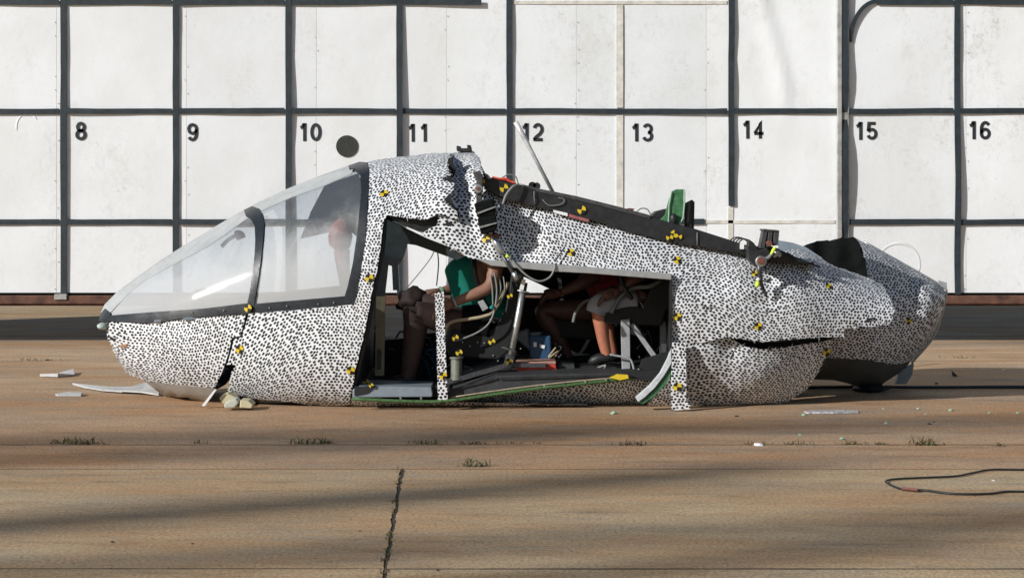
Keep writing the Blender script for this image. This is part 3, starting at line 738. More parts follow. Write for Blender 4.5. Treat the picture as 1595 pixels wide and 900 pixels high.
# aft cabin bulkhead
m = MB(); m.prism([(1040,360),(1062,366),(1070,600),(1048,600)], .2, 1.3); m.obj('aft_bulkhead', M['liner'], air)
m = MB(); m.prism([(742,380),(1050,400),(1050,430),(860,432),(742,420)], 1.36, 1.38); m.obj('far_liner', M['liner'], air)

# overhead beam
beam_top = [(749,275),(767,277),(804,286),(840,296),(900,309),(960,324),(1012,338),(1081,356),(1138,374),(1170,385)]
beam_bot = [(1170,400),(1157,396),(1080,383),(1044,377),(980,362),(940,349),(868,329),(820,319),(780,309),(756,296)]
m = MB(); m.prism(beam_top+beam_bot, .10, .30); m.obj('roof_beam', M['black'], air, bevel=.006)
m = MB(); m.prism([(806,285),(840,294),(900,306),(960,321),(1012,335),(1012,341),(960,327),(900,312),(840,299)], .092, .34); m.obj('beam_flange', M['darksteel'], air)
m = MB(); m.prism([(1160,384),(1204,384),(1242,401),(1275,414),(1244,411),(1204,408),(1165,402)], .14, .26); m.obj('beam_tail', M['black'], air, bevel=.004)
m = MB(); m.prism([(862,327),(884,332),(884,337),(862,331)], .085, .1); m.obj('torn_flake', M['whitebit'], air)
m = MB(); m.prism([(886,333),(918,342),(916,346),(886,338)], .088, .1); m.obj('red_flake', plain('faded_red_edge', (.30, .10, .10), .7), air)
for (x, y) in ((836,290),(829,289)):
    m = MB(); m.disc(W(x, y, .2), .022, (0, 1, 0), .05, 14); m.obj('pulley', M['black'], air)
m = MB(); m.tube(spline([W(767,276,.1), W(780,279,.09), W(792,282,.1), W(803,285,.09)]), .006, 6); m.tube(spline([W(775,279,.12), W(788,278,.1), W(800,286,.1)]), .005, 6); m.obj('red_wire', M['red'], air, smooth=True)
m = MB(); m.tube(spline([W(782,277,.2), W(792,272,.2), W(803,275,.2), W(807,286,.2)]), .004, 6); m.obj('wire_loop', M['wire'], air, smooth=True)
# rear fittings
panel('roof_panel', [(1211,374),(1235,378),(1255,385),(1281,402),(1262,409),(1244,408),(1225,398),(1213,386)], Lift([(1150,340),(1300,340)], [(1150,640),(1300,640)], [(1150,.3),(1300,.3)], [(0, 2)], [(0, 2)], .75, seed=9), [M['bluegrey']], air)
cl = Lift([(1200,340),(1400,340)], [(1200,640),(1400,640)], [(1200,.25),(1400,.25)], [(0, 2)], [(0, 2)], .95, seed=10, rough=.05, crease=.08)
panel('black_lining', [(1245,386),(1262,379),(1278,375),(1302,374),(1311,369),(1322,371),(1330,369),(1338,377),(1340,392),(1349,405),(1350,420),(1348,440),(1299,445),(1260,420)], cl, [M['cloth']], air, jag=1.2, step=6, thick=.03)

# tail shell
T2 = [(1235,372),(1330,368),(1344,376),(1380,394),(1434,426),(1467,445),(1476,456)]
Bt = [(1235,592),(1340,607),(1366,606),(1382,594),(1407,578),(1434,549),(1452,528),(1465,498),(1476,462)]
tail = Lift(T2, Bt, [(1235,.66),(1290,.62),(1340,.54),(1385,.42),(1415,.31),(1425,.295),(1452,.27),(1464,.19),(1476,.03)], [(0, 2.0)], [(0, 2.3)], 1.25, seed=13, rough=.008, dents=[(1418,460,12,60,.03),(1375,440,40,30,.03)])
tp = [(1270,400),(1322,371),(1330,369),(1344,377),(1380,395),(1434,427),(1467,446),(1473,455),(1472,470),(1464,497),(1452,527),(1434,548),(1419,563),(1392,568),(1350,560),(1290,557),(1250,556),(1250,420)]
panel('tail_skin', tp, tail, SP, air, jag=.5, step=7)
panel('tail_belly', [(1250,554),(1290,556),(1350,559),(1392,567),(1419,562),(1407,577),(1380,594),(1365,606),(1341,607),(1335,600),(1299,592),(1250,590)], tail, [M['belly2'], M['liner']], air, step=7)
panel('far_tail_skin', tp[:13]+[(1407,577),(1380,594),(1365,606),(1341,607),(1299,592),(1250,590),(1250,420)], tail, SP, air, mirror=True, step=12)
m = MB(); m.prism([(1404,576),(1424,566),(1421,584),(1412,598),(1394,598)], 1.2, 1.26); m.obj('tail_skid', M['bluegrey'], air, bevel=.004)
m = MB(); m.blob(W(1355,604,1.1), (.12, .1, .03), 4, .2, 2); m.obj('tail_bumper', M['black'], air)
m = MB(); m.prism([(1463,437),(1475,440),(1475,452),(1468,447)], 1.22, 1.26); m.obj('tail_tab', M['grey'], air)
m = MB(); m.tube(spline([W(1345,376,1.24), W(1434,426,1.24), W(1469,447,1.24), W(1474,458,1.24), W(1465,497,1.24), W(1452,528,1.24), W(1420,565,1.24)], 5), .007, 6); m.obj('tail_rim', M['railgrey'], air, smooth=True)
dents = [([(1345,498),(1361,492),(1362,495),(1348,503)], -.02)]
m = MB(); d = side.depth(1352,497); m.prism([(1345,501),(1352,496),(1362,494),(1358,498),(1348,503)], d-.006, d+.004); m.obj('skin_tear', M['black'], air)
m = MB(); m.prism([(1135,524),(1165,531),(1190,534),(1250,529),(1300,526),(1294,531),(1230,541),(1190,545),(1162,541),(1150,535)], .35, .5); m.obj('tear_shadow', M['liner'], air)  # black sheet behind the torn edge paints the shadow in the tear
ribbon('skin_crack', [(1072,466),(1095,477),(1120,480),(1150,484),(1185,487),(1212,484)], 2.0, side, M['darksteel'], .003)
ribbon('skin_crack', [(1137,560),(1143,548),(1152,537)], 3.0, lower, M['black'], .004)
ribbon('skin_crack', [(1211,484),(1214,470),(1216,450)], 1.6, side, M['darksteel'], .003)

# yellow and black photo targets stuck to the skin
tm = bpy.data.meshes.new('photo_target')
vv = [(0, 0, 0)]; ff = []; fmi = []
K = 16
for i in range(K): vv.append((math.cos(2*math.pi*i/K), 0, math.sin(2*math.pi*i/K)))
for i in range(K): ff.append((0, 1+(i+1) % K, 1+i)); fmi.append(0 if (i//4) % 2 == 0 else 1)
b0 = len(vv)
for i in range(K): vv.append((math.cos(2*math.pi*i/K), .25, math.sin(2*math.pi*i/K)))
for i in range(K): ff.append((1+i, 1+(i+1) % K, b0+(i+1) % K, b0+i)); fmi.append(1)
tm.from_pydata(vv, [], ff); tm.materials.append(M['yellow']); tm.materials.append(M['markblack']); tm.polygons.foreach_set('material_index', fmi); tm.update()
def target(px, py, Y, rot=0, r=7.5, nrm=None, parent=air):
    o = bpy.data.objects.new('photo_target', tm); link(o, parent, W(px, py, Y))
    q = Matrix.Rotation(R(rot), 3, 'Y')
    if nrm is not None: q = Vector((0, -1, 0)).rotation_difference(nrm).to_matrix() @ q
    o.rotation_euler = q.to_euler(); s = r*.9*(12+Y)/F; o.scale = (s, s*.3+.004, s)
def on(lift, px, py, rot=0, r=7.5, extra=.006):
    a = lift.point(px, py); b = lift.point(px+6, py); c = lift.point(px, py+6); n = (b-a).cross(c-a).normalized()
    if n.y > 0: n = -n
    target(px, py, a.y-extra, rot, r, n)
on(front, 386, 480, 10, 7, .025); on(front, 373, 544, 10); on(front, 598, 301, 5); on(front, 575, 433, 15); on(front, 546, 577, 15)
on(side, 757, 372, 10, 7); on(side, 889, 393, -20, 6.5); on(side, 1055, 405, -20, 7); on(side, 1055, 493, 0, 7); on(side, 1181, 508, 0, 7); on(side, 1291, 445, -5, 6); on(lower, 1288, 548, 25, 7, .02); on(tail, 1415, 500, 40, 6.5)
target(749, 284, .07, 15, 7.5); target(785, 293, .09, 10, 7.5); target(906, 327, .09, 10, 7.5); target(1055, 602, -.05, 10, 7.5); target(690, 585, -.02, 5, 7)
for (x, y, r) in ((1043, 370, 30), (1050, 364, 100), (1057, 368, 60)): target(x, y, .09, r, 6)
target(1176, 426, side.depth(1176, 426)-.05, 0, 5.5); target(572, 508, .2, 10, 5); target(570, 595, .2, 20, 6); target(578, 600, .01, 10, 4)

# frayed fibres along the torn edges (too fine to count)
fr_ = MB(); rg = random.Random(11)
def fray(lift, pts, n, out, off=0.):
    for i in range(n):
        k = rg.randrange(len(pts)-1); t = rg.random(); x = pts[k][0]+(pts[k+1][0]-pts[k][0])*t; y = pts[k][1]+(pts[k+1][1]-pts[k][1])*t
        p = lift.point(x, y); s_ = 12/F; L = rg.uniform(2, 7)*s_; a = Vector((out[0]+rg.gauss(0, .6), rg.uniform(-.4, .4), -out[1]+rg.gauss(0, .6))).normalized()
        sd = a.cross(Vector((0, 1, 0))).normalized()*rg.uniform(.4, 1.2)*s_; p.y -= off
        fr_.add([p-sd-a*2*s_, p+sd-a*2*s_, p+a*L, p+Vector((0, .004, 0))-a*s_], [(0, 1, 2), (1, 3, 2), (3, 0, 2)], rg.choice((0, 0, 1, 2)))
fray(front, [(702,242),(697,262),(702,273),(686,279),(707,287),(708,292),(693,312),(711,330),(714,343),(684,334),(662,343),(633,340)], 60, (.6, .3), .004)
fray(side, [(1392,479),(1392,497),(1350,509),(1315,511),(1313,524),(1250,527),(1189,532),(1128,525)], 46, (.2, .8), .004)
fray(side, [(1350,432),(1381,455),(1392,490)], 16, (1, 0), .003)
fray(lower, [(1152,535),(1189,544),(1225,540),(1296,529),(1274,580)], 24, (.3, -.6), .004)
fray(side, [(655,364),(666,357),(693,380),(724,398)], 14, (-.3, .6), .0)
o = fr_.obj('frayed_fibres', [M['liner'], M['whitebit'], M['grey']], air); o['kind'] = 'stuff'
# front hub fittings
def part(name, mat, fn, smooth=False, bevel=0):
    m = MB(); fn(m); return m.obj(name, mat, air, smooth=smooth, bevel=bevel)
part('hub_bracket', M['darksteel'], lambda m: (m.prism([(736,268),(748,266),(752,278),(752,300),(744,304),(738,298),(742,282)], .03, .12), m.prism([(741,300),(750,300),(752,316),(742,318)], .04, .1)), bevel=.004)
part('hub_washer', M['steel'], lambda m: m.disc(W(745,294,.02), .026, (0, 1, 0), .03, 18), bevel=.003)
part('hub_bolt', M['copper'], lambda m: m.disc(W(745,294,.0), .011, (0, 1, 0), .03, 12))
part('wrapped_actuator', M['cloth'], lambda m: (m.prism([(738,317),(768,309),(772,322),(771,336),(744,340)], -.10, .06), m.prism([(743,340),(772,335),(775,352),(772,360),(749,366),(746,352)], -.11, .05)), bevel=.010)
part('strap', M['steel'], lambda m: (m.prism([(743,331),(772,321),(772,323),(744,334)], -.112, -.10), m.prism([(746,353),(774,346),(774,348),(747,356)], -.122, -.11)))
part('rod_end', M['copper'], lambda m: m.blob(W(771,368,-.02), (.024, .02, .022), 2, .15, 2), True)
part('link_clevis', M['steel'], lambda m: m.tube([W(768,368,-.03), W(774,380,-.03), W(780,392,-.03), W(784,399,-.03)], [.012, .02, .022, .012], 10), True)
part('push_rod', M['darksteel'], lambda m: m.tube([W(782,396,-.04), W(792,414,-.04), W(804,432,-.04), W(810,440,-.03)], [.012, .010, .013, .010], 10), True)
part('rod_collar', M['steel'], lambda m: m.tube([W(800,424,-.04), W(806,436,-.04)], .016, 10), True)
part('lime_tag', M['lime'], lambda m: m.blob(W(790,399,-.06), (.012, .008, .011), 1, .1, 1))
part('cable', M['wire'], lambda m: m.tube(spline([W(808,288,.07), W(799,291,.05), W(789,303,.04), W(784,316,.03), W(779,326,.02)]), .0085, 8), True)
part('cable', M['wire'], lambda m: m.tube(spline([W(794,400,-.03), W(806,415,-.05), W(822,430,-.06), W(840,438,-.06), W(856,432,-.05), W(864,418,-.04), W(864,411,-.03)]), .006, 8), True)
part('cable', M['blackwire'], lambda m: m.tube(spline([W(864,408,-.01), W(872,396,.0), W(880,384,.01)]), .004, 6), True)
part('cable', M['blackwire'], lambda m: m.tube(spline([W(826,300,.09), W(834,310,.085), W(830,318,.09)]), .003, 6), True)
part('cable', M['wire'], lambda m: (m.tube(spline([W(832,298,.09), W(832,306,.085), W(833,318,.09)]), .003, 6), m.tube(spline([W(845,311,.092), W(856,320,.088), W(874,318,.088), W(879,311,.09), W(870,308,.09)]), .003, 6), m.tube([W(1086,362,.092), W(1086,383,.092)], .003, 6)), True)
part('roof_cleat', M['black'], lambda m: (m.prism([(711,233),(711,227),(717,228),(718,231),(728,231),(727,226),(733,226),(735,235),(728,237),(712,236)], .66, .84), ), bevel=.004)
part('beam_clip', M['darksteel'], lambda m: m.prism([(752,268),(760,272),(766,280),(758,279)], .06, .2), bevel=.003)
# white tube stuck up behind the beam
part('tilted_tube', plain('pale_grey_tube', (.55, .55, .54), .35, .2), lambda m: m.tube([W(803,190,.95), W(815,212,.95), W(830,240,.95), W(863,303,.95)], [.016, .0165, .012, .012], 10), True)
# green torn rib and black plates on the beam
part('green_rib', M['green'], lambda m: m.prism([(1047,298),(1054,295),(1066,295),(1066,320),(1064,339),(1056,352),(1050,357),(1022,349),(1036,335),(1041,315)], .14, .18), bevel=.003)
part('rib_edge', M['greenfoam'], lambda m: (m.tube([W(1066,296,.13), W(1066,320,.13), W(1064,340,.13), W(1057,352,.13)], .005, 6), m.tube([W(1046,299,.13), W(1042,320,.13), W(1041,352,.13)], .004, 6)))
part('rib_bush', M['black'], lambda m: m.blob(W(1049,341,.12), (.022, .02, .036), 2, .1, 2), True)
part('black_plate', M['black'], lambda m: (m.prism([(1066,317),(1078,311),(1082,315),(1081,356),(1066,354)], .2, .22), m.prism([(1070,315),(1077,313),(1077,355),(1070,354)], .16, .175)))
part('torn_gasket', M['black'], lambda m: m.prism([(1012,338),(1020,330),(1035,326),(1042,325),(1036,337),(1026,347),(1012,342)], .18, .3), bevel=.006)
part('wire_loop', M['wire'], lambda m: m.tube(spline([W(990,332,.25), W(998,325,.25), W(1008,326,.25), W(1014,335,.25)]), .004, 6), True)
part('red_lug', M['copper'], lambda m: m.blob(W(980,327,.25), (.03, .02, .012), 2, .3, 1))
# rear hub fittings
part('slotted_bracket', M['darksteel'], lambda m: (m.prism([(1189,357),(1196,357),(1191,387),(1183,387)], .02, .12), m.prism([(1198,357.5),(1204,358),(1201,384),(1194,385)], .02, .12), m.prism([(1206,358),(1214,359),(1212,382),(1204,383)], .02, .12), m.prism([(1187,357),(1214,359),(1214,361),(1187,360)], .012, .13)), bevel=.002)
part('slot_backing', M['galv'], lambda m: m.prism([(1190,361),(1212,362),(1210,380),(1186,384)], .08, .1))
part('hub_bolt', M['copper'], lambda m: m.disc(W(1198,379,.0), .017, (0, 1, 0), .04, 14), bevel=.003)
part('rear_hub', M['black'], lambda m: (m.prism([(1163,384),(1176,390),(1184,390),(1195,386),(1200,396),(1196,410),(1190,418),(1178,416),(1166,404)], -.02, .16), m.prism([(1166,372),(1174,378),(1184,392),(1176,398),(1164,388)], .02, .1)), bevel=.006)
part('hub_washer', M['steel'], lambda m: m.disc(W(1185,407,-.04), .032, (0, 1, 0), .03, 18), bevel=.004)
part('hub_bolt', M['copper'], lambda m: m.disc(W(1185,406,-.06), .022, (0, 1, 0), .04, 14), bevel=.003)
part('damper_arm', M['darksteel'], lambda m: m.tube([W(1183,412,-.03), W(1183,424,-.02), W(1185,440,.0), W(1189,450,.0), W(1195,463,.02)], [.018, .014, .012, .010, .006], 10), True)
part('lime_tape', M['lime'], lambda m: m.tube([W(1201,396,-.03), W(1204,391,-.03), W(1207,385,-.03)], [.006, .010, .008], 8))
part('lime_tip', M['lime'], lambda m: m.tube([W(1180,438,-.03), W(1180,443,-.03), W(1178,447,-.03)], [.010, .013, .007], 8), True)
part('white_tip', M['whitebit'], lambda m: m.blob(W(1181,435,-.03), (.013, .012, .010), 2, .1, 1))
part('white_label', M['whitebit'], lambda m: m.prism([(1153,380),(1159,380),(1159,388),(1153,388)], .08, .1))
part('link_arm', M['steel'], lambda m: m.tube([W(1190,405,-.02), W(1198,400,-.02), W(1203,394,-.02)], [.012, .010, .008], 8))
for i in range(4):
    dx = i*4
    part('wire_loop', M['blackwire'], lambda m: m.tube(spline([W(1136+dx,376+i*2,.12), W(1144+dx,370+i,.1), W(1156+dx*.7,371+i,.1), W(1166+dx*.5,378+i*2,.1), W(1170+dx*.4,388,.1)]), .004, 6), True)
part('clamp', M['steel'], lambda m: (m.blob(W(1208,395,.08), (.02, .02, .022), 6, .3, 2), m.blob(W(1214,396,.1), (.014, .02, .018), 8, .3, 1)), True)
part('cable_tail', M['blackwire'], lambda m: (m.tube(spline([W(1225,394,.12), W(1244,404,.1), W(1262,411,.12), W(1277,416,.15)]), .006, 6), m.tube(spline([W(1235,402,.1), W(1250,409,.1), W(1268,409,.12)]), .005, 6)), True)

# ------------------------------------------------------------------ cabin interior
part('cabin_strut', M['steel'], lambda m: m.tube([W(790,574,.30), W(797,545,.30), W(806,500,.30), W(817,440,.30)], [.024, .020, .020, .020], 14), True)
part('strut_collar', M['railgrey'], lambda m: m.tube([W(791,573,.30), W(795,553,.30)], .028, 14), True)
part('strut_pin', M['railgrey'], lambda m: m.tube([W(781,540,.27), W(804,548,.27)], .006, 8), True)
part('strut_pin', M['railgrey'], lambda m: m.tube([W(806,452,.27), W(824,456,.27)], .005, 8), True)
target(793, 563, .265, 10, 6)
part('strut_clamp', M['whitebit'], lambda m: m.prism([(813,435),(819,436),(815,452),(809,451)], .26, .3))
# front seat
def seat(x, y, Y, s=1.0):
    def q(dx, dy): return (x+dx*s, y+dy*s)
    part('seat_shell', M['seatblack'], lambda m: (m.prism([q(-55,5), q(-40,0), q(20,4), q(38,-20), q(50,-90), q(62,-110), q(72,-105), q(58,-10), q(44,40), q(30,52), q(-46,48), q(-58,20)], Y, Y+.46),), bevel=.012)
seat(748, 508, .42); 
part('hose', M['tan'], lambda m: m.tube(spline([W(693,521,.36), W(697,507,.36), W(708,500,.36), W(730,497,.36), W(752,493,.36), W(766,487,.36), W(778,470,.37), W(792,440,.38)]), .0105, 8), True)
part('cable', M['wire'], lambda m: m.tube(spline([W(707,531,.34), W(722,527,.34), W(745,517,.34), W(762,503,.34), W(771,480,.34), W(774,450,.34), W(770,425,.34)]), .006, 6), True)
part('cable', M['wire'], lambda m: (m.tube(spline([W(764,428,.36), W(767,450,.35), W(768,476,.36)]), .0055, 6), m.tube(spline([W(776,428,.36), W(780,450,.35), W(772,476,.36)]), .0055, 6), m.tube(spline([W(784,430,.36), W(786,452,.35), W(778,470,.36)]), .0045, 6)), True)
part('seat_buckle', M['grey'], lambda m: m.prism([(744,470),(753,467),(761,480),(752,485)], .33, .35), bevel=.003)
part('connector', plain('teal_connector', (.02, .22, .22), .5), lambda m: m.blob(W(766,479,.33), (.016, .014, .014), 3, .2, 1))
part('seat_damper', plain('grey_green_can', (.20, .21, .17), .45, .3), lambda m: (m.disc(W(711,575,.33), .034, (0, 0, 1), .12, 20), m.disc(W(711,557,.33), .042, (0, 0, 1), .012, 20), m.disc(W(711,590,.33), .040, (0, 0, 1), .012, 20)), bevel=.002)
for (x, y, r) in ((709,526,6), (766,532,6), (794,461,5), (715,549,6)): target(x, y, .31 if x != 794 else .36, 20, r)
part('seat_rail', M['darksteel'], lambda m: m.prism([(694,592),(790,566),(850,566),(850,572),(790,572),(694,600)], .3, .36))
for i in range(9):
    x = 722+i*11+random.uniform(-2, 2); y = 545+random.uniform(-18, 18)
    part('seat_bolt', M['railgrey'], lambda m: m.disc(W(x, y, .415), .004, (0, 1, 0), .01, 8))
# controls and wiring in front of the seat
for i in range(10):
    x0 = 590+random.uniform(0, 30)+i*6; y0 = 525+random.uniform(0, 45)
    part('wiring', random.choice([M['blackwire'], M['darksteel'], M['blue']]), lambda m: m.tube(spline([W(x0, y0, .6), W(x0+8, y0-10, .55), W(x0+20, y0+random.uniform(-8, 10), .58), W(x0+26, y0+30, .62)], 4), .006, 6), True)
part('equipment_box', M['seatblack'], lambda m: (m.prism([(588,530),(628,527),(630,592),(586,594)], .85, 1.2), m.prism([(596,540),(616,540),(616,556),(596,556)], .83, .86, 0)), bevel=.006)
part('equipment_box', M['seatblack'], lambda m: m.prism([(655,520),(682,518),(684,592),(655,592)], .8, 1.2), bevel=.006)
for i in range(8): part('led', M['whitebit'], lambda m: m.blob(W(660+random.uniform(0, 20), 525+random.uniform(0, 55), .79), (.005, .004, .004), i, .1, 1))
# boxes and second row
part('blue_box', M['blue'], lambda m: m.prism([(824,523),(858,522),(860,562),(826,563)], .55, .85), bevel=.012)
part('box_mark', M['whitebit'], lambda m: (m.prism([(831,533),(836,533),(836,540),(831,540)], .543, .55), m.prism([(841,536),(849,538),(848,543),(841,541)], .543, .55)))
part('red_case', M['red'], lambda m: m.prism([(805,567),(866,567),(867,577),(805,579)], .34, .6), bevel=.006)
part('case_lid', plain('faded_red_lid', (.40, .22, .17), .6), lambda m: m.prism([(804,563.5),(866,563.5),(866,567),(804,567)], .335, .61), bevel=.003)
part('grey_case', M['floorgrey'], lambda m: m.prism([(868,568),(895,568),(896,577),(868,578)], .38, .6), bevel=.004)
def seat2(x, y, Y, wd): part('seat_shell', M['seatblack'], lambda m: m.prism([(x-60,y+2),(x-45,y-3),(x+15,y),(x+30,y-30),(x+60,y-56),(x+78,y-54),(x+52,y+10),(x+46,y+30),(x-52,y+26)], Y, Y+wd), bevel=.012)
seat2(905, 500, .84, .4); seat2(985, 478, .42, .36)
part('seat_leg', M['grey'], lambda m: m.prism([(967,498),(981,497),(982,580),(969,580)], .40, .44), bevel=.003)
part('seat_brace', M['grey'], lambda m: m.prism([(980.5,506),(987,503),(1025,556),(1018,560)], .42, .45), bevel=.003)
part('seat_leg', M['grey'], lambda m: m.prism([(1028,500),(1038,500),(1038,555),(1028,555)], .6, .63), bevel=.003)
part('armrest', plain('grey_armrest', (.13, .14, .14), .5), lambda m: m.tube(spline([W(952,488,.40), W(958,476,.40), W(970,458,.40), W(990,448,.40), W(1012,446,.40), W(1032,436,.42)]), [.010]+[.014]*28+[.010]*2, 8), True)
part('armrest', plain('grey_green_armrest', (.13, .14, .125), .5), lambda m: m.tube(spline([W(893,502,.62), W(897,487,.62), W(908,472,.62), W(922,466,.62)]), .011, 8), True)
part('ankle_cable', M['grey'], lambda m: m.tube(spline([W(950,552,.36), W(966,555,.36), W(979,557,.36), W(985,565,.36), W(988,578,.36)]), .007, 6), True)
for i in range(12):
    x0 = random.uniform(990, 1040); y0 = random.uniform(470, 560)
    part('wiring', M['darksteel'], lambda m: m.tube(spline([W(x0, y0, .7), W(x0+6, y0+12, .65), W(x0+random.uniform(-8, 12), y0+30, .68)], 4), .005, 6), True)
part('connector', M['whitebit'], lambda m: (m.prism([(1030,535),(1038,535),(1038,552),(1030,552)], .58, .6), m.prism([(994,575),(1001,574),(1001,582),(995,582)], .3, .33)))
part('hanging_wire', M['wire'], lambda m: (m.tube(spline([W(681,378,.6), W(672,400,.6), W(654,424,.6), W(634,448,.6)]), .003, 6), m.tube(spline([W(680,382,.6), W(683,410,.6), W(680,445,.6)]), .004, 6)), True)

rg = random.Random(21)
for i in range(16):
    x0, y0 = rg.choice(((700, 545), (730, 560), (775, 500), (900, 540), (860, 545), (1000, 470), (1010, 560), (925, 560))); x0 += rg.uniform(-12, 12); y0 += rg.uniform(-14, 14); Yc_ = rg.uniform(.34, .9)
    pts = [W(x0, y0, Yc_)]
    for j in range(4): pts.append(W(x0+rg.uniform(-6, 14)*(j+1)*.6, y0+rg.uniform(-10, 16)*(j+1)*.5, Yc_+rg.uniform(-.05, .05)))
    part('wiring', rg.choice([M['blackwire'], M['wire'], M['darksteel'], M['tan']]), lambda m: m.tube(spline(pts, 5), rg.choice((.003, .004, .006)), 6), True)
for i in range(14):
    x = 560+i*32; y = interp([(560, 619), (700, 620), (836, 602), (985, 586)], x)
    part('sill_bolt', rg.choice([M['darksteel'], M['railgrey']]), lambda m: m.disc(W(x, y, .035), .006, (0, 1, .2), .02, 8))
part('floor_rib', M['black'], lambda m: m.prism([(700, 606), (775, 588), (775, 591), (700, 610)], .05, .07)); part('floor_rib', M['black'], lambda m: m.prism([(780, 588), (960, 583.5), (960, 586), (780, 592)], .05, .07))
part('floor_cord', M['tan'], lambda m: m.tube([W(808, 583, .3), W(838, 602, .045)], .003, 6))
part('harness_strap', M['black'], lambda m: m.tube(spline([W(968, 430, .40), W(972, 448, .36), W(985, 466, .36)]), .014, 8), True)
part('rear_window_post', M['darksteel'], lambda m: m.prism([(868, 432), (874, 432), (878, 470), (872, 470)], 1.3, 1.34))
# ------------------------------------------------------------------ crash dummies
def skin_body(name, joints, edges, mat, parent, root=0, sub=2, extras=None):
    me = bpy.data.meshes.new(name); me.from_pydata([j[0] for j in joints], edges, [])
    o = bpy.data.objects.new('tmp', me); col.objects.link(o)
    sk = o.modifiers.new('skin', 'SKIN'); sk.branch_smoothing = .5
    lay = me.skin_vertices[0].data if me.skin_vertices else None
    if lay is None:
        bm = bmesh.new(); bm.from_mesh(me); bm.verts.layers.skin.verify(); bm.to_mesh(me); bm.free(); lay = me.skin_vertices[0].data
    for i, j in enumerate(joints):
        r = j[1]; lay[i].radius = (r, r) if not isinstance(r, tuple) else r; lay[i].use_root = (i == root)
    ss = o.modifiers.new('sub', 'SUBSURF'); ss.levels = sub; ss.render_levels = sub
    dg = bpy.context.evaluated_depsgraph_get(); ev = o.evaluated_get(dg); tmp = ev.to_mesh()
    v = [x.co.copy() for x in tmp.vertices]; f = [tuple(p.vertices) for p in tmp.polygons]; ev.to_mesh_clear()
    bpy.data.objects.remove(o)
    m = MB(); m.add(v, f)
    if extras: extras(m)
    return m.obj(name, mat, parent, smooth=True)
def head_add(m, c, r, face=Vector((-1, 0, -.15))):
    bm = bmesh.new(); bmesh.ops.create_uvsphere(bm, u_segments=20, v_segments=14, radius=1)
    fw = face.normalized(); sd = Vector((0, 1, 0)); up = fw.cross(sd).normalized()
    if up.z < 0: up = -up
    vs_ = []
    for v in bm.verts:
        x, y, z = v.co.x, v.co.y, v.co.z
        k = 1.0
        if z < 0: x *= 1-.12*abs(z); y *= 1-.25*abs(z)
        if x > .8 and -.35 < z < .12 and abs(y) < .25: x += .22*(.12-z)*(1-abs(y)/.25)*2      # nose
        if x > .7 and .1 < z < .3 and .15 < abs(y) < .5: x -= .08                                # eye sockets
        if x > .6 and -.62 < z < -.45 and abs(y) < .35: x -= .05                                 # mouth
        vs_.append(c+fw*x*r*1.02+sd*y*r*.80+up*z*r*1.22)
    m.add(vs_, [[q.index for q in f.verts] for f in bm.faces]); bm.free()
    for s in (-1, 1): m.blob(c+sd*s*r*.80-fw*.05*r, (.022, .010, .032), 1, .1, 1)
def hand_add(m, wrist, tip, up, side_, grip=.5):
    """palm and five bent fingers from the wrist towards tip; up = back of hand, side_ = thumb side"""
    d = (tip-wrist).normalized(); up = (up-d*up.dot(d)).normalized(); sd = d.cross(up).normalized()
    if sd.dot(side_) < 0: sd = -sd
    pal = wrist+d*.075
    m.tube([wrist-d*.01, wrist+d*.03, pal, pal+d*.022], [.024, .030, .034, .026], 10)
    m.tube([wrist+d*.03+sd*.012, pal+sd*.022, pal+d*.015+sd*.022], [.02, .018, .014], 8); m.tube([wrist+d*.03-sd*.012, pal-sd*.022, pal+d*.012-sd*.022], [.02, .018, .013], 8)
    for k, (o_, L) in enumerate(((.030, .070), (.010, .078), (-.010, .074), (-.029, .058))):
        b = pal+sd*o_+d*.005; dirn = d.copy(); pts = [b-d*.02, b]; p = b
        for q, fr in enumerate((.45, .32, .26)):
            dirn = (dirn-up*grip*(.55+.12*q+.05*k)).normalized(); p = p+dirn*L*fr; pts.append(p)
        m.tube(pts, [.0095, .0095, .0088, .0078, .0055], 8)
    b = wrist+d*.025+sd*.024; dirn = (d*.6+sd*.7-up*.3).normalized(); pts = [b-dirn*.01, b+dirn*.03]; p = pts[-1]
    for fr in (.03, .026):
        dirn = (dirn+d*.5-up*.2).normalized(); p = p+dirn*fr; pts.append(p)
    m.tube(pts, [.013, .0125, .0105, .007], 8)
UPV = Vector((0, 0, 1))
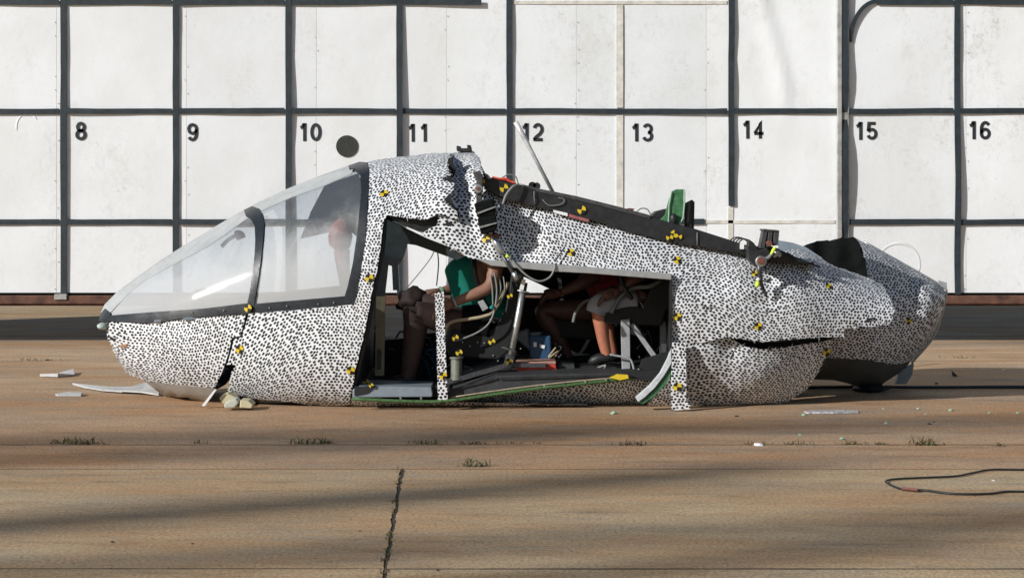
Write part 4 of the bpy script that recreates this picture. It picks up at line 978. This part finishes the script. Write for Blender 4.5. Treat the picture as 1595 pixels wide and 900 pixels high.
def dummy(name, label, J, skin, s=1.0, heads=True):
    """J: joint -> point"""
    e = empty(name, (J['pelvis'].x, J['pelvis'].y, J['pelvis'].z-.12*s), label=label, cat='crash dummy', group='crash test dummies in the cabin')
    names = ['pelvis', 'waist', 'chest', 'neck', 'skull', 'shN', 'elN', 'wrN', 'shF', 'elF', 'wrF', 'hipN', 'knN', 'anN', 'toN', 'hipF', 'knF', 'anF', 'toF', 'caN', 'caF', 'thN', 'thF']
    rad = dict(pelvis=(.12, .15), waist=(.11, .14), chest=(.12, .16), neck=.055, skull=.05, shN=.062, elN=.043, wrN=.027, shF=.062, elF=.043, wrF=.027, hipN=.085, knN=.060, anN=.038, toN=.03, hipF=.085, knF=.060, anF=.038, toF=.03, caN=.060, caF=.060, thN=.078, thF=.078)
    for sd in 'NF':
        J['ca'+sd] = J['kn'+sd].lerp(J['an'+sd], .32)+Vector((.015, 0, 0)); J['th'+sd] = J['hip'+sd].lerp(J['kn'+sd], .45)
    jl = [(J[n], tuple(x*s for x in rad[n]) if isinstance(rad[n], tuple) else rad[n]*s) for n in names]
    ix = {n: i for i, n in enumerate(names)}
    ed = [('pelvis','waist'),('waist','chest'),('chest','neck'),('neck','skull'),('chest','shN'),('shN','elN'),('elN','wrN'),('chest','shF'),('shF','elF'),('elF','wrF'),('pelvis','hipN'),('hipN','thN'),('thN','knN'),('knN','caN'),('caN','anN'),('anN','toN'),('pelvis','hipF'),('hipF','thF'),('thF','knF'),('knF','caF'),('caF','anF'),('anF','toF')]
    def ex(m):
        head_add(m, J['head'], .105*s, J.get('face', Vector((-1, 0, -.2))))
        hand_add(m, J['wrN'], J['haN'], J.get('upN', UPV), Vector((0, 1, 0)), J.get('grip', .5)); hand_add(m, J['wrF'], J['haF'], J.get('upF', UPV), Vector((0, -1, 0)), J.get('grip', .5))
    skin_body('body', jl, [(ix[a], ix[b]) for a, b in ed], skin, e, 0, 2, ex)
    return e
def sleeve(name, pts, rs, mat, e, k=14, flat=1.0):
    m = MB(); m.tube(spline(pts, 5), [interp([(i*5, r) for i, r in enumerate(rs)], i) for i in range((len(pts)-1)*5+1)], k); return m.obj(name, mat, e, smooth=True)
def torso(name, J, mat, e, s=1., pad=.016, arms=True):
    jl = [(J['pelvis'].lerp(J['waist'], .35), (.12*s+pad, .15*s+pad)), (J['waist'], (.11*s+pad, .145*s+pad)), (J['chest'], (.12*s+pad, .165*s+pad)), (J['chest'].lerp(J['neck'], .6), .07*s+pad)]
    ed = [(0, 1), (1, 2), (2, 3)]
    if arms:
        jl += [(J['shN'], .064*s+pad), (J['shN'].lerp(J['elN'], .55), .054*s+pad), (J['shF'], .064*s+pad), (J['shF'].lerp(J['elF'], .55), .054*s+pad)]; ed += [(2, 4), (4, 5), (2, 6), (6, 7)]
    return skin_body(name, jl, ed, mat, e, 1, 2)

# front dummy
J = dict(pelvis=W(757,500,.63), waist=W(742,462,.63), chest=W(736,416,.63), neck=W(733,378,.63), skull=W(730,364,.63), head=W(722,342,.63),
         shN=W(774,404,.47), elN=W(766,447,.39), wrN=W(703,473,.36), haN=W(676,484,.37), shF=W(730,406,.84), elF=W(719,446,.88), wrF=W(684,455,.82), haF=W(658,461,.80),
         hipN=W(748,508,.52), knN=W(645,487,.46), anN=W(636,588,.46), toN=W(606,600,.44), hipF=W(748,502,.74), knF=W(643,470,.80), anF=W(648,582,.82), toF=W(615,590,.82), grip=.75)
d1 = dummy('crash_dummy', 'front seated crash dummy in teal shirt with brown legs, hands on its knees', J, M['skin_mid'])
torso('shirt', J, M['teal'], d1, pad=.034, arms=False)
for sd in 'NF':
    sleeve('shorts', [J['hip'+sd]+Vector((.05, 0, .01)), J['hip'+sd].lerp(J['kn'+sd], .3)], [.125, .105], M['cloth'], d1)
    sleeve('stocking', [J['hip'+sd], J['th'+sd], J['kn'+sd]+Vector((.005, 0, 0))], [.096, .09, .070], M['stocking'], d1)
    sleeve('stocking', [J['kn'+sd]+Vector((0, 0, .035)), J['kn'+sd], J['ca'+sd], J['an'+sd]+Vector((0, 0, .02)), J['an'+sd]], [.055, .070, .070, .046, .044], M['stocking'], d1)
    m = MB(); a, t = J['an'+sd], J['to'+sd]; m.tube([a+Vector((.05, 0, -.02)), a+Vector((.01, 0, -.015)), a.lerp(t, .6), t, t+(t-a).normalized()*.04], [.03, .045, .042, .038, .018], 12); m.obj('shoe', M['shoe'], d1, smooth=True)
m = MB(); m.blob(J['knF']+Vector((0, 0, .0)), (.10, .09, .085), 4, .25, 3); m.obj('knee_cover', plain('dark_brown_knee_cover', (.03, .017, .014), .7), d1, smooth=True)
m = MB()
for (x, y) in ((649,493),(647,500),(641,484)): m.disc(W(x, y, .385), .008, (0, 1, 0), .02, 10)
m.obj('joint_marker', M['markblack'], d1)
m = MB(); m.disc(J['wrN'].lerp(J['elN'], .08), .034, J['elN']-J['wrN'], .012, 16); m.obj('wrist_band', M['grey'], d1)
m = MB(); m.disc(J['wrF'].lerp(J['elF'], .08), .033, J['elF']-J['wrF'], .016, 16); m.obj('wrist_band', M['greenfoam'], d1)
m = MB(); m.tube(spline([W(736,398,.50), W(739,415,.44), W(741,432,.43), W(748,455,.42), W(756,474,.44)]), .016, 8); m.obj('harness_strap', M['black'], d1)
# second row dummies
J = dict(pelvis=W(958,478,1.02), waist=W(950,452,1.02), chest=W(938,424,1.02), neck=W(928,398,1.0), skull=W(922,388,1.0), head=W(912,374,1.0), face=Vector((-1, 0, -.6)),
         shN=W(940,420,.82), elN=W(908,441,.74), wrN=W(872,456,.72), haN=W(848,459,.72), shF=W(932,418,1.2), elF=W(900,445,1.25), wrF=W(868,462,1.2), haF=W(848,468,1.18),
         hipN=W(945,484,.92), knN=W(838,482,.86), anN=W(888,560,.9), toN=W(862,568,.88), hipF=W(945,484,1.12), knF=W(848,486,1.16), anF=W(880,560,1.16), toF=W(856,568,1.16), grip=.9)
d2 = dummy('crash_dummy', 'dark brown crash dummy slumped behind the strut, fist resting on its raised knee', J, M['skin_dark'], .95)
torso('shirt', J, M['redcloth'], d2, .95)
m = MB()
for sd in 'NF':
    a, t = J['an'+sd], J['to'+sd]; m = MB(); m.tube([a+Vector((.05, 0, -.02)), a+Vector((.01, 0, -.015)), a.lerp(t, .6), t, t+(t-a).normalized()*.04], [.03, .045, .042, .038, .018], 12); m.obj('shoe', M['shoe'], d2, smooth=True)
J = dict(pelvis=W(1000,466,.58), waist=W(1005,448,.58), chest=W(1008,428,.58), neck=W(1002,408,.58), skull=W(998,402,.58), head=W(990,394,.58), face=Vector((-1, 0, -.7)),
         shN=W(1008,424,.46), elN=W(984,437,.40), wrN=W(962,453,.38), haN=W(944,460,.38), shF=W(1004,424,.72), elF=W(978,438,.74), wrF=W(956,452,.70), haF=W(940,458,.68),
         hipN=W(990,470,.50), knN=W(928,474,.46), anN=W(945,553,.46), toN=W(924,562,.46), hipF=W(990,470,.64), knF=W(936,472,.62), anF=W(955,551,.60), toF=W(934,560,.6), grip=.6)
d3 = dummy('crash_dummy', 'small crash dummy with bare orange lower legs and white shorts in the rear row', J, M['skin_dark'], .68)
torso('shirt', J, M['cloth'], d3, .68)
for sd in 'NF':
    sleeve('shorts', [J['hip'+sd], J['th'+sd], J['kn'+sd]+Vector((.03, 0, -.0)), J['kn'+sd]+Vector((.004, 0, -.05))], [.072, .070, .068, .066], M['white_cloth'], d3)
    sleeve('lower_leg', [J['kn'+sd]+Vector((.01, 0, .01)), J['kn'+sd].lerp(J['an'+sd], .3)+Vector((.008, 0, 0)), J['kn'+sd].lerp(J['an'+sd], .7), J['an'+sd], J['an'+sd]+Vector((-.01, 0, -.02))], [.043, .046, .037, .030, .031], M['skin_orange'], d3)
    a, t = J['an'+sd], J['to'+sd]; m = MB(); m.tube([a+Vector((.04, 0, -.02)), a+Vector((.01, 0, -.012)), a.lerp(t, .6), t, t+(t-a).normalized()*.03], [.024, .034, .034, .030, .014], 12); m.obj('shoe', M['shoe'], d3, smooth=True)

# pieces that belong to a part become its sub-parts
SUB = dict(strap='wrapped_actuator', hub_bolt='hub_washer', lime_tag='link_clevis', rod_collar='push_rod', case_lid='red_case', box_mark='blue_box', rib_edge='green_rib', rib_bush='green_rib',
           lime_tip='damper_arm', white_tip='damper_arm', strut_collar='cabin_strut', strut_pin='cabin_strut', strut_clamp='cabin_strut', screw='canopy_rail', beam_flange='roof_beam', pulley='roof_beam',
           beam_clip='roof_beam', seat_buckle='seat_shell', seat_bolt='seat_shell', sill_cap='sill_plate', sill_bolt='green_seal', led='equipment_box', floor_rib='cabin_floor', skin_tear='side_skin',
           scrape='nose_skin', nose_notch='nose_skin', nose_lamp='nose_cap', door_frame_core='door_frame_fragment', slot_backing='slotted_bracket', tail_tab='tail_skin', tail_rim='tail_skin', tail_skid='tail_belly', tail_bumper='tail_belly')
kids = list(air.children)
for c in kids:
    want = SUB.get(c.name.split('.')[0])
    if not want: continue
    cand = [p for p in kids if p.name.split('.')[0] == want]
    p = min(cand, key=lambda q: (WL[q.name]-WL[c.name]).length)
    c.parent = p; c.location = WL[c.name]-WL[p.name]

# ------------------------------------------------------------------ debris, foam, cables, weeds
def ground_thing(name, label, cat, fn, mat, group=None, smooth=False, bevel=0):
    m = MB(); fn(m); o = m.obj(name, mat, None, smooth=smooth, base=True, bevel=bevel); return tag(o, label, cat, group)
def slabpoly(m, pts, th=.006, curl=0.):
    a = [G(x, y, .004) for x, y in pts]; n = len(a)
    top = [p+Vector((0, 0, th+curl*random.random())) for p in a]
    m.add(a+top, [tuple(reversed(range(n))), tuple(range(n, 2*n))]+[(i, (i+1) % n, n+(i+1) % n, n+i) for i in range(n)])
fg = 'white skin scraps left of the nose'
ground_thing('skin_scrap', 'upper small flat white scrap lying far left of the nose', 'scrap', lambda m: slabpoly(m, [(62,586),(88,584),(114,580),(116,585),(90,587)], .008, .02), M['scrapwhite'], fg)
ground_thing('skin_scrap', 'lower small white scrap lying left of the long torn sheet', 'scrap', lambda m: slabpoly(m, [(86,615),(105,613),(129,614),(126,617),(90,617)], .006, .01), M['scrapwhite'], fg)
def torn(m):
    top = [(113,599),(140,603),(170,606.5),(205,607.5),(228,603),(240,609),(247,614)]; bot = [(247,617),(220,614),(190,612),(160,609.5),(135,605)]
    a = [G(x, y, .004) for x, y in top]; b = [G(x, y, .004) for x, y in reversed(bot)]
    n = len(a); hs = [.0, .006, .012, .02, .035, .04, .02]
    v = []
    for i, p in enumerate(a):
        j = min(len(b)-1, int(i*len(b)/n)); v += [p+Vector((0, 0, hs[i]*.6+.012)), b[j]+Vector((0, -.0, hs[i]*.25+.008)), p+Vector((0, 0, hs[i]*.6)), b[j]+Vector((0, 0, hs[i]*.25))]
    f = []
    for i in range(n-1):
        q = i*4; f += [(q, q+1, q+5, q+4), (q+2, q+6, q+7, q+3), (q, q+4, q+6, q+2), (q+1, q+3, q+7, q+5)]
    f += [(0, 2, 3, 1), ((n-1)*4, (n-1)*4+1, (n-1)*4+3, (n-1)*4+2)]
    m.add(v, f)
ground_thing('torn_sheet', 'long curled white torn sheet lying in front of the nose', 'scrap', torn, M['scrapwhite'], fg)
def blockpx(m, pts, Y0, Y1): m.prism(pts, Y0, Y1)
fb = 'cream foam blocks under the nose seam'
ground_thing('foam_block', 'flat cream foam block jammed under the nose, behind the two in front', 'foam block', lambda m: m.prism([(341,619),(353,612),(369,619),(365,630),(346,629)], .16, .36), M['foam'], fb, bevel=.008)
ground_thing('foam_block', 'pale tilted foam block under the nose seam, left of the yellower one', 'foam block', lambda m: m.prism([(348,630),(358,622),(368,621),(372,627),(366,635),(350,636)], .0, .12), plain('pale_foam', (.44, .45, .38), .8, var=.1), fb, bevel=.008)
ground_thing('foam_block', 'yellowish square foam block under the cabin edge right of the nose seam', 'foam block', lambda m: m.prism([(374,623),(387,624),(394,630),(392,636),(373,635)], .0, .14), M['foam'], fb, bevel=.006)
def cable_g(name, label, cat, pts, r, mat, n=8):
    m = MB(); m.tube(spline([G(x, y, r+.002) for x, y in pts], n), r, 8); return tag(m.obj(name, mat, smooth=True, base=True), label, cat)
cable_g('hose', 'dark hose lying across the concrete behind the broken tail', 'hose', [(1240,604),(1300,603),(1360,602.5),(1420,603),(1480,603),(1540,602.5),(1595,602.5),(1700,602),(2400,600)], .011, M['hose'])
cable_g('electric_cable', 'thin black cable looped back on itself in the right foreground', 'cable', [(2600,728),(2100,722),(1700,727),(1640,731),(1590,731),(1545,731),(1515,736),(1490,741),(1450,743),(1405,745),(1385,747),(1380,750),(1392,757),(1410,762),(1440,763),(1470,767),(1505,769),(1545,768),(1570,765),(1620,765),(1700,763),(2100,768),(2600,760)], .0048, M['blackwire'])
ground_thing('cable_splice', 'short red brown tape splice on the looped black cable', 'cable splice', lambda m: m.tube(spline([G(1405,760,.012), G(1418,761.5,.012), G(1430,762.5,.012)]), .0065, 8), M['copper'])
ground_thing('dotted_strip', 'narrow dotted strip of skin lying in front of the tail', 'scrap', lambda m: slabpoly(m, [(1252,641.5),(1290,640.5),(1334,640.5),(1337,643),(1300,644),(1256,644)], .005, .004), plain('dotted_strip', (.42, .42, .43), .6, var=.85, scale=70))
chips = [(1246,677,6,'pale green foam chip lying alone midway between the dotted strip and the weed row'),(1311,683,8,'largest pale green foam chip, just behind the weed row'),(1381,659,6,'green foam chip lying left of the two dark flakes'),(1430,636,5,'green foam chip straight below the tail skid, beside the shadow edge'),(1441,645,4,'tiny green foam chip just in front of the one below the tail skid'),(1480,639,7,'flat green foam chip right of the tail, nearest the dark shadow band'),(1541,643,6,'green foam chip second from the right edge of the picture'),(1585,643,6,'green foam chip at the right edge of the picture'),(1253,646,7,'green foam chip touching the left end of the dotted strip'),(1376,636,4,'tiny green foam chip right of the end of the dotted strip'),(956,643,9,'dark green foam chip lying in front of the rear doorway')]
for i, (x, y, s, lb) in enumerate(chips):
    k = s*.5*(F*CAM_H/(y-280))/F
    def chip(m, x=x, y=y, k=k, i=i): m.blob(G(x, y, k*.45), (k*1.2, k, k*.55), i*2+1, .35, 1)
    ground_thing('foam_chip', lb, 'foam chip', chip, M['greenfoam'], 'green foam chips scattered behind the weeds')
bits = [(1147,648,6,'black lump lying just in front of the rear lower skin','stone'),(1448,660,6,'long dark flake lying right of the tail, nearer of a pair','stone'),(1455,657,4,'small dark flake, farther of a pair right of the tail','stone'),(1458,597,5,'dark flake lying on the dark hose beside the tail','stone'),(1182,692,12,'white crumpled scrap among the dry weeds','whitebit'),(1564,576,4,'small white crumb far behind the hose at right','whitebit'),(75,560,4,'small dark crumb on the concrete far left','stone'),(300,846,4,'dark pebble in the left foreground','stone'),(682,887,5,'pebble near the bottom edge right of the crack','stone'),(1547,748,4,'white crumb inside the cable loop','whitebit'),(560,826,4,'dark pebble left of the weedy crack','stone'),(175,843,6,'pale pebble in the lower left foreground','stone')]
for i, (x, y, s, lb, mt) in enumerate(bits):
    k = s*.5*(F*CAM_H/(y-280))/F
    ground_thing('debris_bit', lb, 'debris', lambda m: m.blob(G(x, y, k*.4), (k*1.2, k, k*.5), i*3+2, .4, 1), M[mt], 'small debris on the concrete')
ground_thing('upright_fragment', 'dark upright torn fragment standing on the concrete right of the tail', 'scrap', lambda m: m.prism([(1484,578),(1488,582),(1492,588),(1491,594),(1485,592)], 2.1, 2.14), M['stone'])
# grit: uncountable specks on the concrete
m = MB(); rg = random.Random(3)
for i in range(900):
    py = 540+360*rg.random()**.7; px = rg.uniform(-50, 1650); k = rg.uniform(.0012, .0032)
    p = G(px, py, .002); m.add([p+Vector((-k, -k, 0)), p+Vector((k, -k*.6, 0)), p+Vector((k*.5, k, 0)), p+Vector((0, 0, k))], [(0, 1, 3), (1, 2, 3), (2, 0, 3)], 0 if rg.random() < .65 else 1)
tag(m.obj('grit', [M['stone'], M['conc_tan']]), 'fine dark and pale grit scattered over the concrete', None, None, 'stuff')
def weed_mesh(m, c, wd, ht, n, seed, flat_=1.):
    rg = random.Random(seed)
    for i in range(n):
        b = c+Vector((rg.gauss(0, wd*.28), rg.gauss(0, .012), 0)); a = rg.uniform(0, 2*math.pi); ln = ht*(rg.random()**1.6*1.15+.18)
        lean = Vector((math.cos(a), math.sin(a)*.4, 0))*rg.uniform(.3, 2.2); up = Vector((0, 0, 1))
        d0 = (up+lean*.5).normalized(); d1 = (up*.6+lean).normalized(); sd = Vector((-math.sin(a), math.cos(a), 0))*.0019*rg.uniform(.6, 1.5)
        sd.x = math.copysign(max(abs(sd.x), .0011), sd.x or 1)
        p1 = b+d0*ln*.5; p2 = p1+d1*ln*.5
        m.add([b-sd, b+sd, p1+sd*1.3, p1-sd*1.3, p2], [(0, 1, 2, 3), (3, 2, 4)], 0 if rg.random() < .72 else 1)
        if rg.random() < .5:
            q = p1; l = Vector((rg.uniform(-1, 1), rg.uniform(-.5, .5), rg.uniform(-.1, .6))).normalized()*ln*.35; s2 = Vector((0, 0, 1)).cross(l).normalized()*.004
            m.add([q, q+l*.5+s2, q+l, q+l*.5-s2], [(0, 1, 2, 3)], 0 if rg.random() < .72 else 1)
weeds = [(122,693,70,15,60,'g','wide green weed tuft in the joint at far left'),(88,692,16,10,14,'d','thin dry sprig just left of the wide green tuft'),(482,693,56,15,55,'g','green weed tuft in the joint below the front cabin side'),(508,692,16,11,22,'d','dark dry sprig touching the right end of the tuft below the front cabin'),(663,693,44,10,45,'g','low green weed tuft straight below the speckled door post'),(740,728,40,18,40,'g','scraggly weed growing just in front of the joint, right of the crack top'),(735,693,70,8,60,'d','dry brown weed mat right of the low tuft below the door post'),(790,692,50,6,30,'d','thin dry weeds in the joint below the silver strut'),(985,695,56,11,60,'d','dry brown weed tuft below the rear doorway'),(1178,694,34,9,30,'d','dry weed tuft around the white crumpled scrap'),(1243,694,40,10,36,'d','dry weed just right of the white crumpled scrap'),(1328,694,44,10,44,'d','dry weed with reddish tips, behind it the largest foam chip'),(1373,694,26,8,22,'d','small dry weed between the reddish one and the dark green one'),(1440,695,42,16,60,'g','dark green weed tuft in the joint at right'),(1558,696,22,8,24,'d','short dry stub of weed near the right edge'),(313,692,28,7,22,'d','small dry weed between the two left green tufts'),(840,692,30,5,16,'d','wisp of dry weed below the blue box'),(55,562,60,6,26,'d','faint dry weeds in the far joint left of the nose'),(1500,558,60,6,20,'d','faint dry weeds in the far joint right of the tail')]
for i, (x, y, wp, hp, n, k, lb) in enumerate(weeds):
    m = MB(); c = G(x, y, -.004); s = (c.y+CAM_D)/F
    weed_mesh(m, c, wp*s, hp*s*1.0, int(n*1.6), i+5)
    tag(m.obj('weed', [M['weed'], M['dryweed']] if k == 'g' else [M['dryweed'], M['weed']], None, base=True), lb, 'weed', 'weeds in the concrete joints')
cr = [(624,733,'d','dry sprig at the far top end of the weedy crack'),(621,752,'d','small dry sprig high on the weedy crack'),(616,778,'d','dry sprig a third of the way down the weedy crack'),(611,800,'d','dry wisp just above the bright green tuft on the crack'),(606,838,'g','brightest green tuft, midway along the weedy crack'),(604,857,'g','second green tuft, nearest below the brightest one on the crack'),(601,876,'d','dry sprig near the bottom end of the weedy crack'),(600,893,'d','sprig cut by the bottom edge on the weedy crack')]
for i, (x, y, k, lb) in enumerate(cr):
    m = MB(); c = G(x, y, -.006); s = (c.y+CAM_D)/F
    rg = random.Random(i)
    for j in range(5): weed_mesh(m, c+Vector((rg.gauss(0, .004), rg.gauss(0, .10), 0)), 12*s, (10 if k == 'g' else 6)*s, 9, i*9+j)
    tag(m.obj('weed', [M['weed'], M['dryweed']] if k == 'g' else [M['dryweed'], M['weed']], None, base=True), lb, 'weed', 'weeds in the crack')

# ------------------------------------------------------------------ the test gantry to the left of the camera: its steel members shade the apron
gan = empty('steel_gantry', (-30, -30, 0), label='tall steel test gantry beside the apron, outside the left of the picture', cat='gantry')
def member(p1, p2, t1, t2, r, a=1.2, b=.0):
    A = G(*p1); B = G(*p2); A2 = A+(A-B)*a; B2 = B+(B-A)*b
    P, Q = A2+SUN*t1, B2+SUN*t2
    m = MB(); m.tube([P, Q], r, 12); m.obj('member', M['galv'], gan, smooth=True)
    m = MB(); m.tube([Vector((P.x, P.y, 0)), P], r*.8, 12); m.obj('leg', M['galv'], gan, smooth=True)
member((0, 818), (1136, 735), 52, 58, .20, 1.0, .1)
member((415, 866), (1595, 801), 50, 54, .11, 1.5, .4)
member((1044, 880), (1460, 838), 52, 55, .13, .0+4.5, .25)
member((0, 718), (700, 690), 54, 58, .13, 1.0, .25)
member((1000, 668), (1640, 655), 56, 58, .14, 3.2, .6)
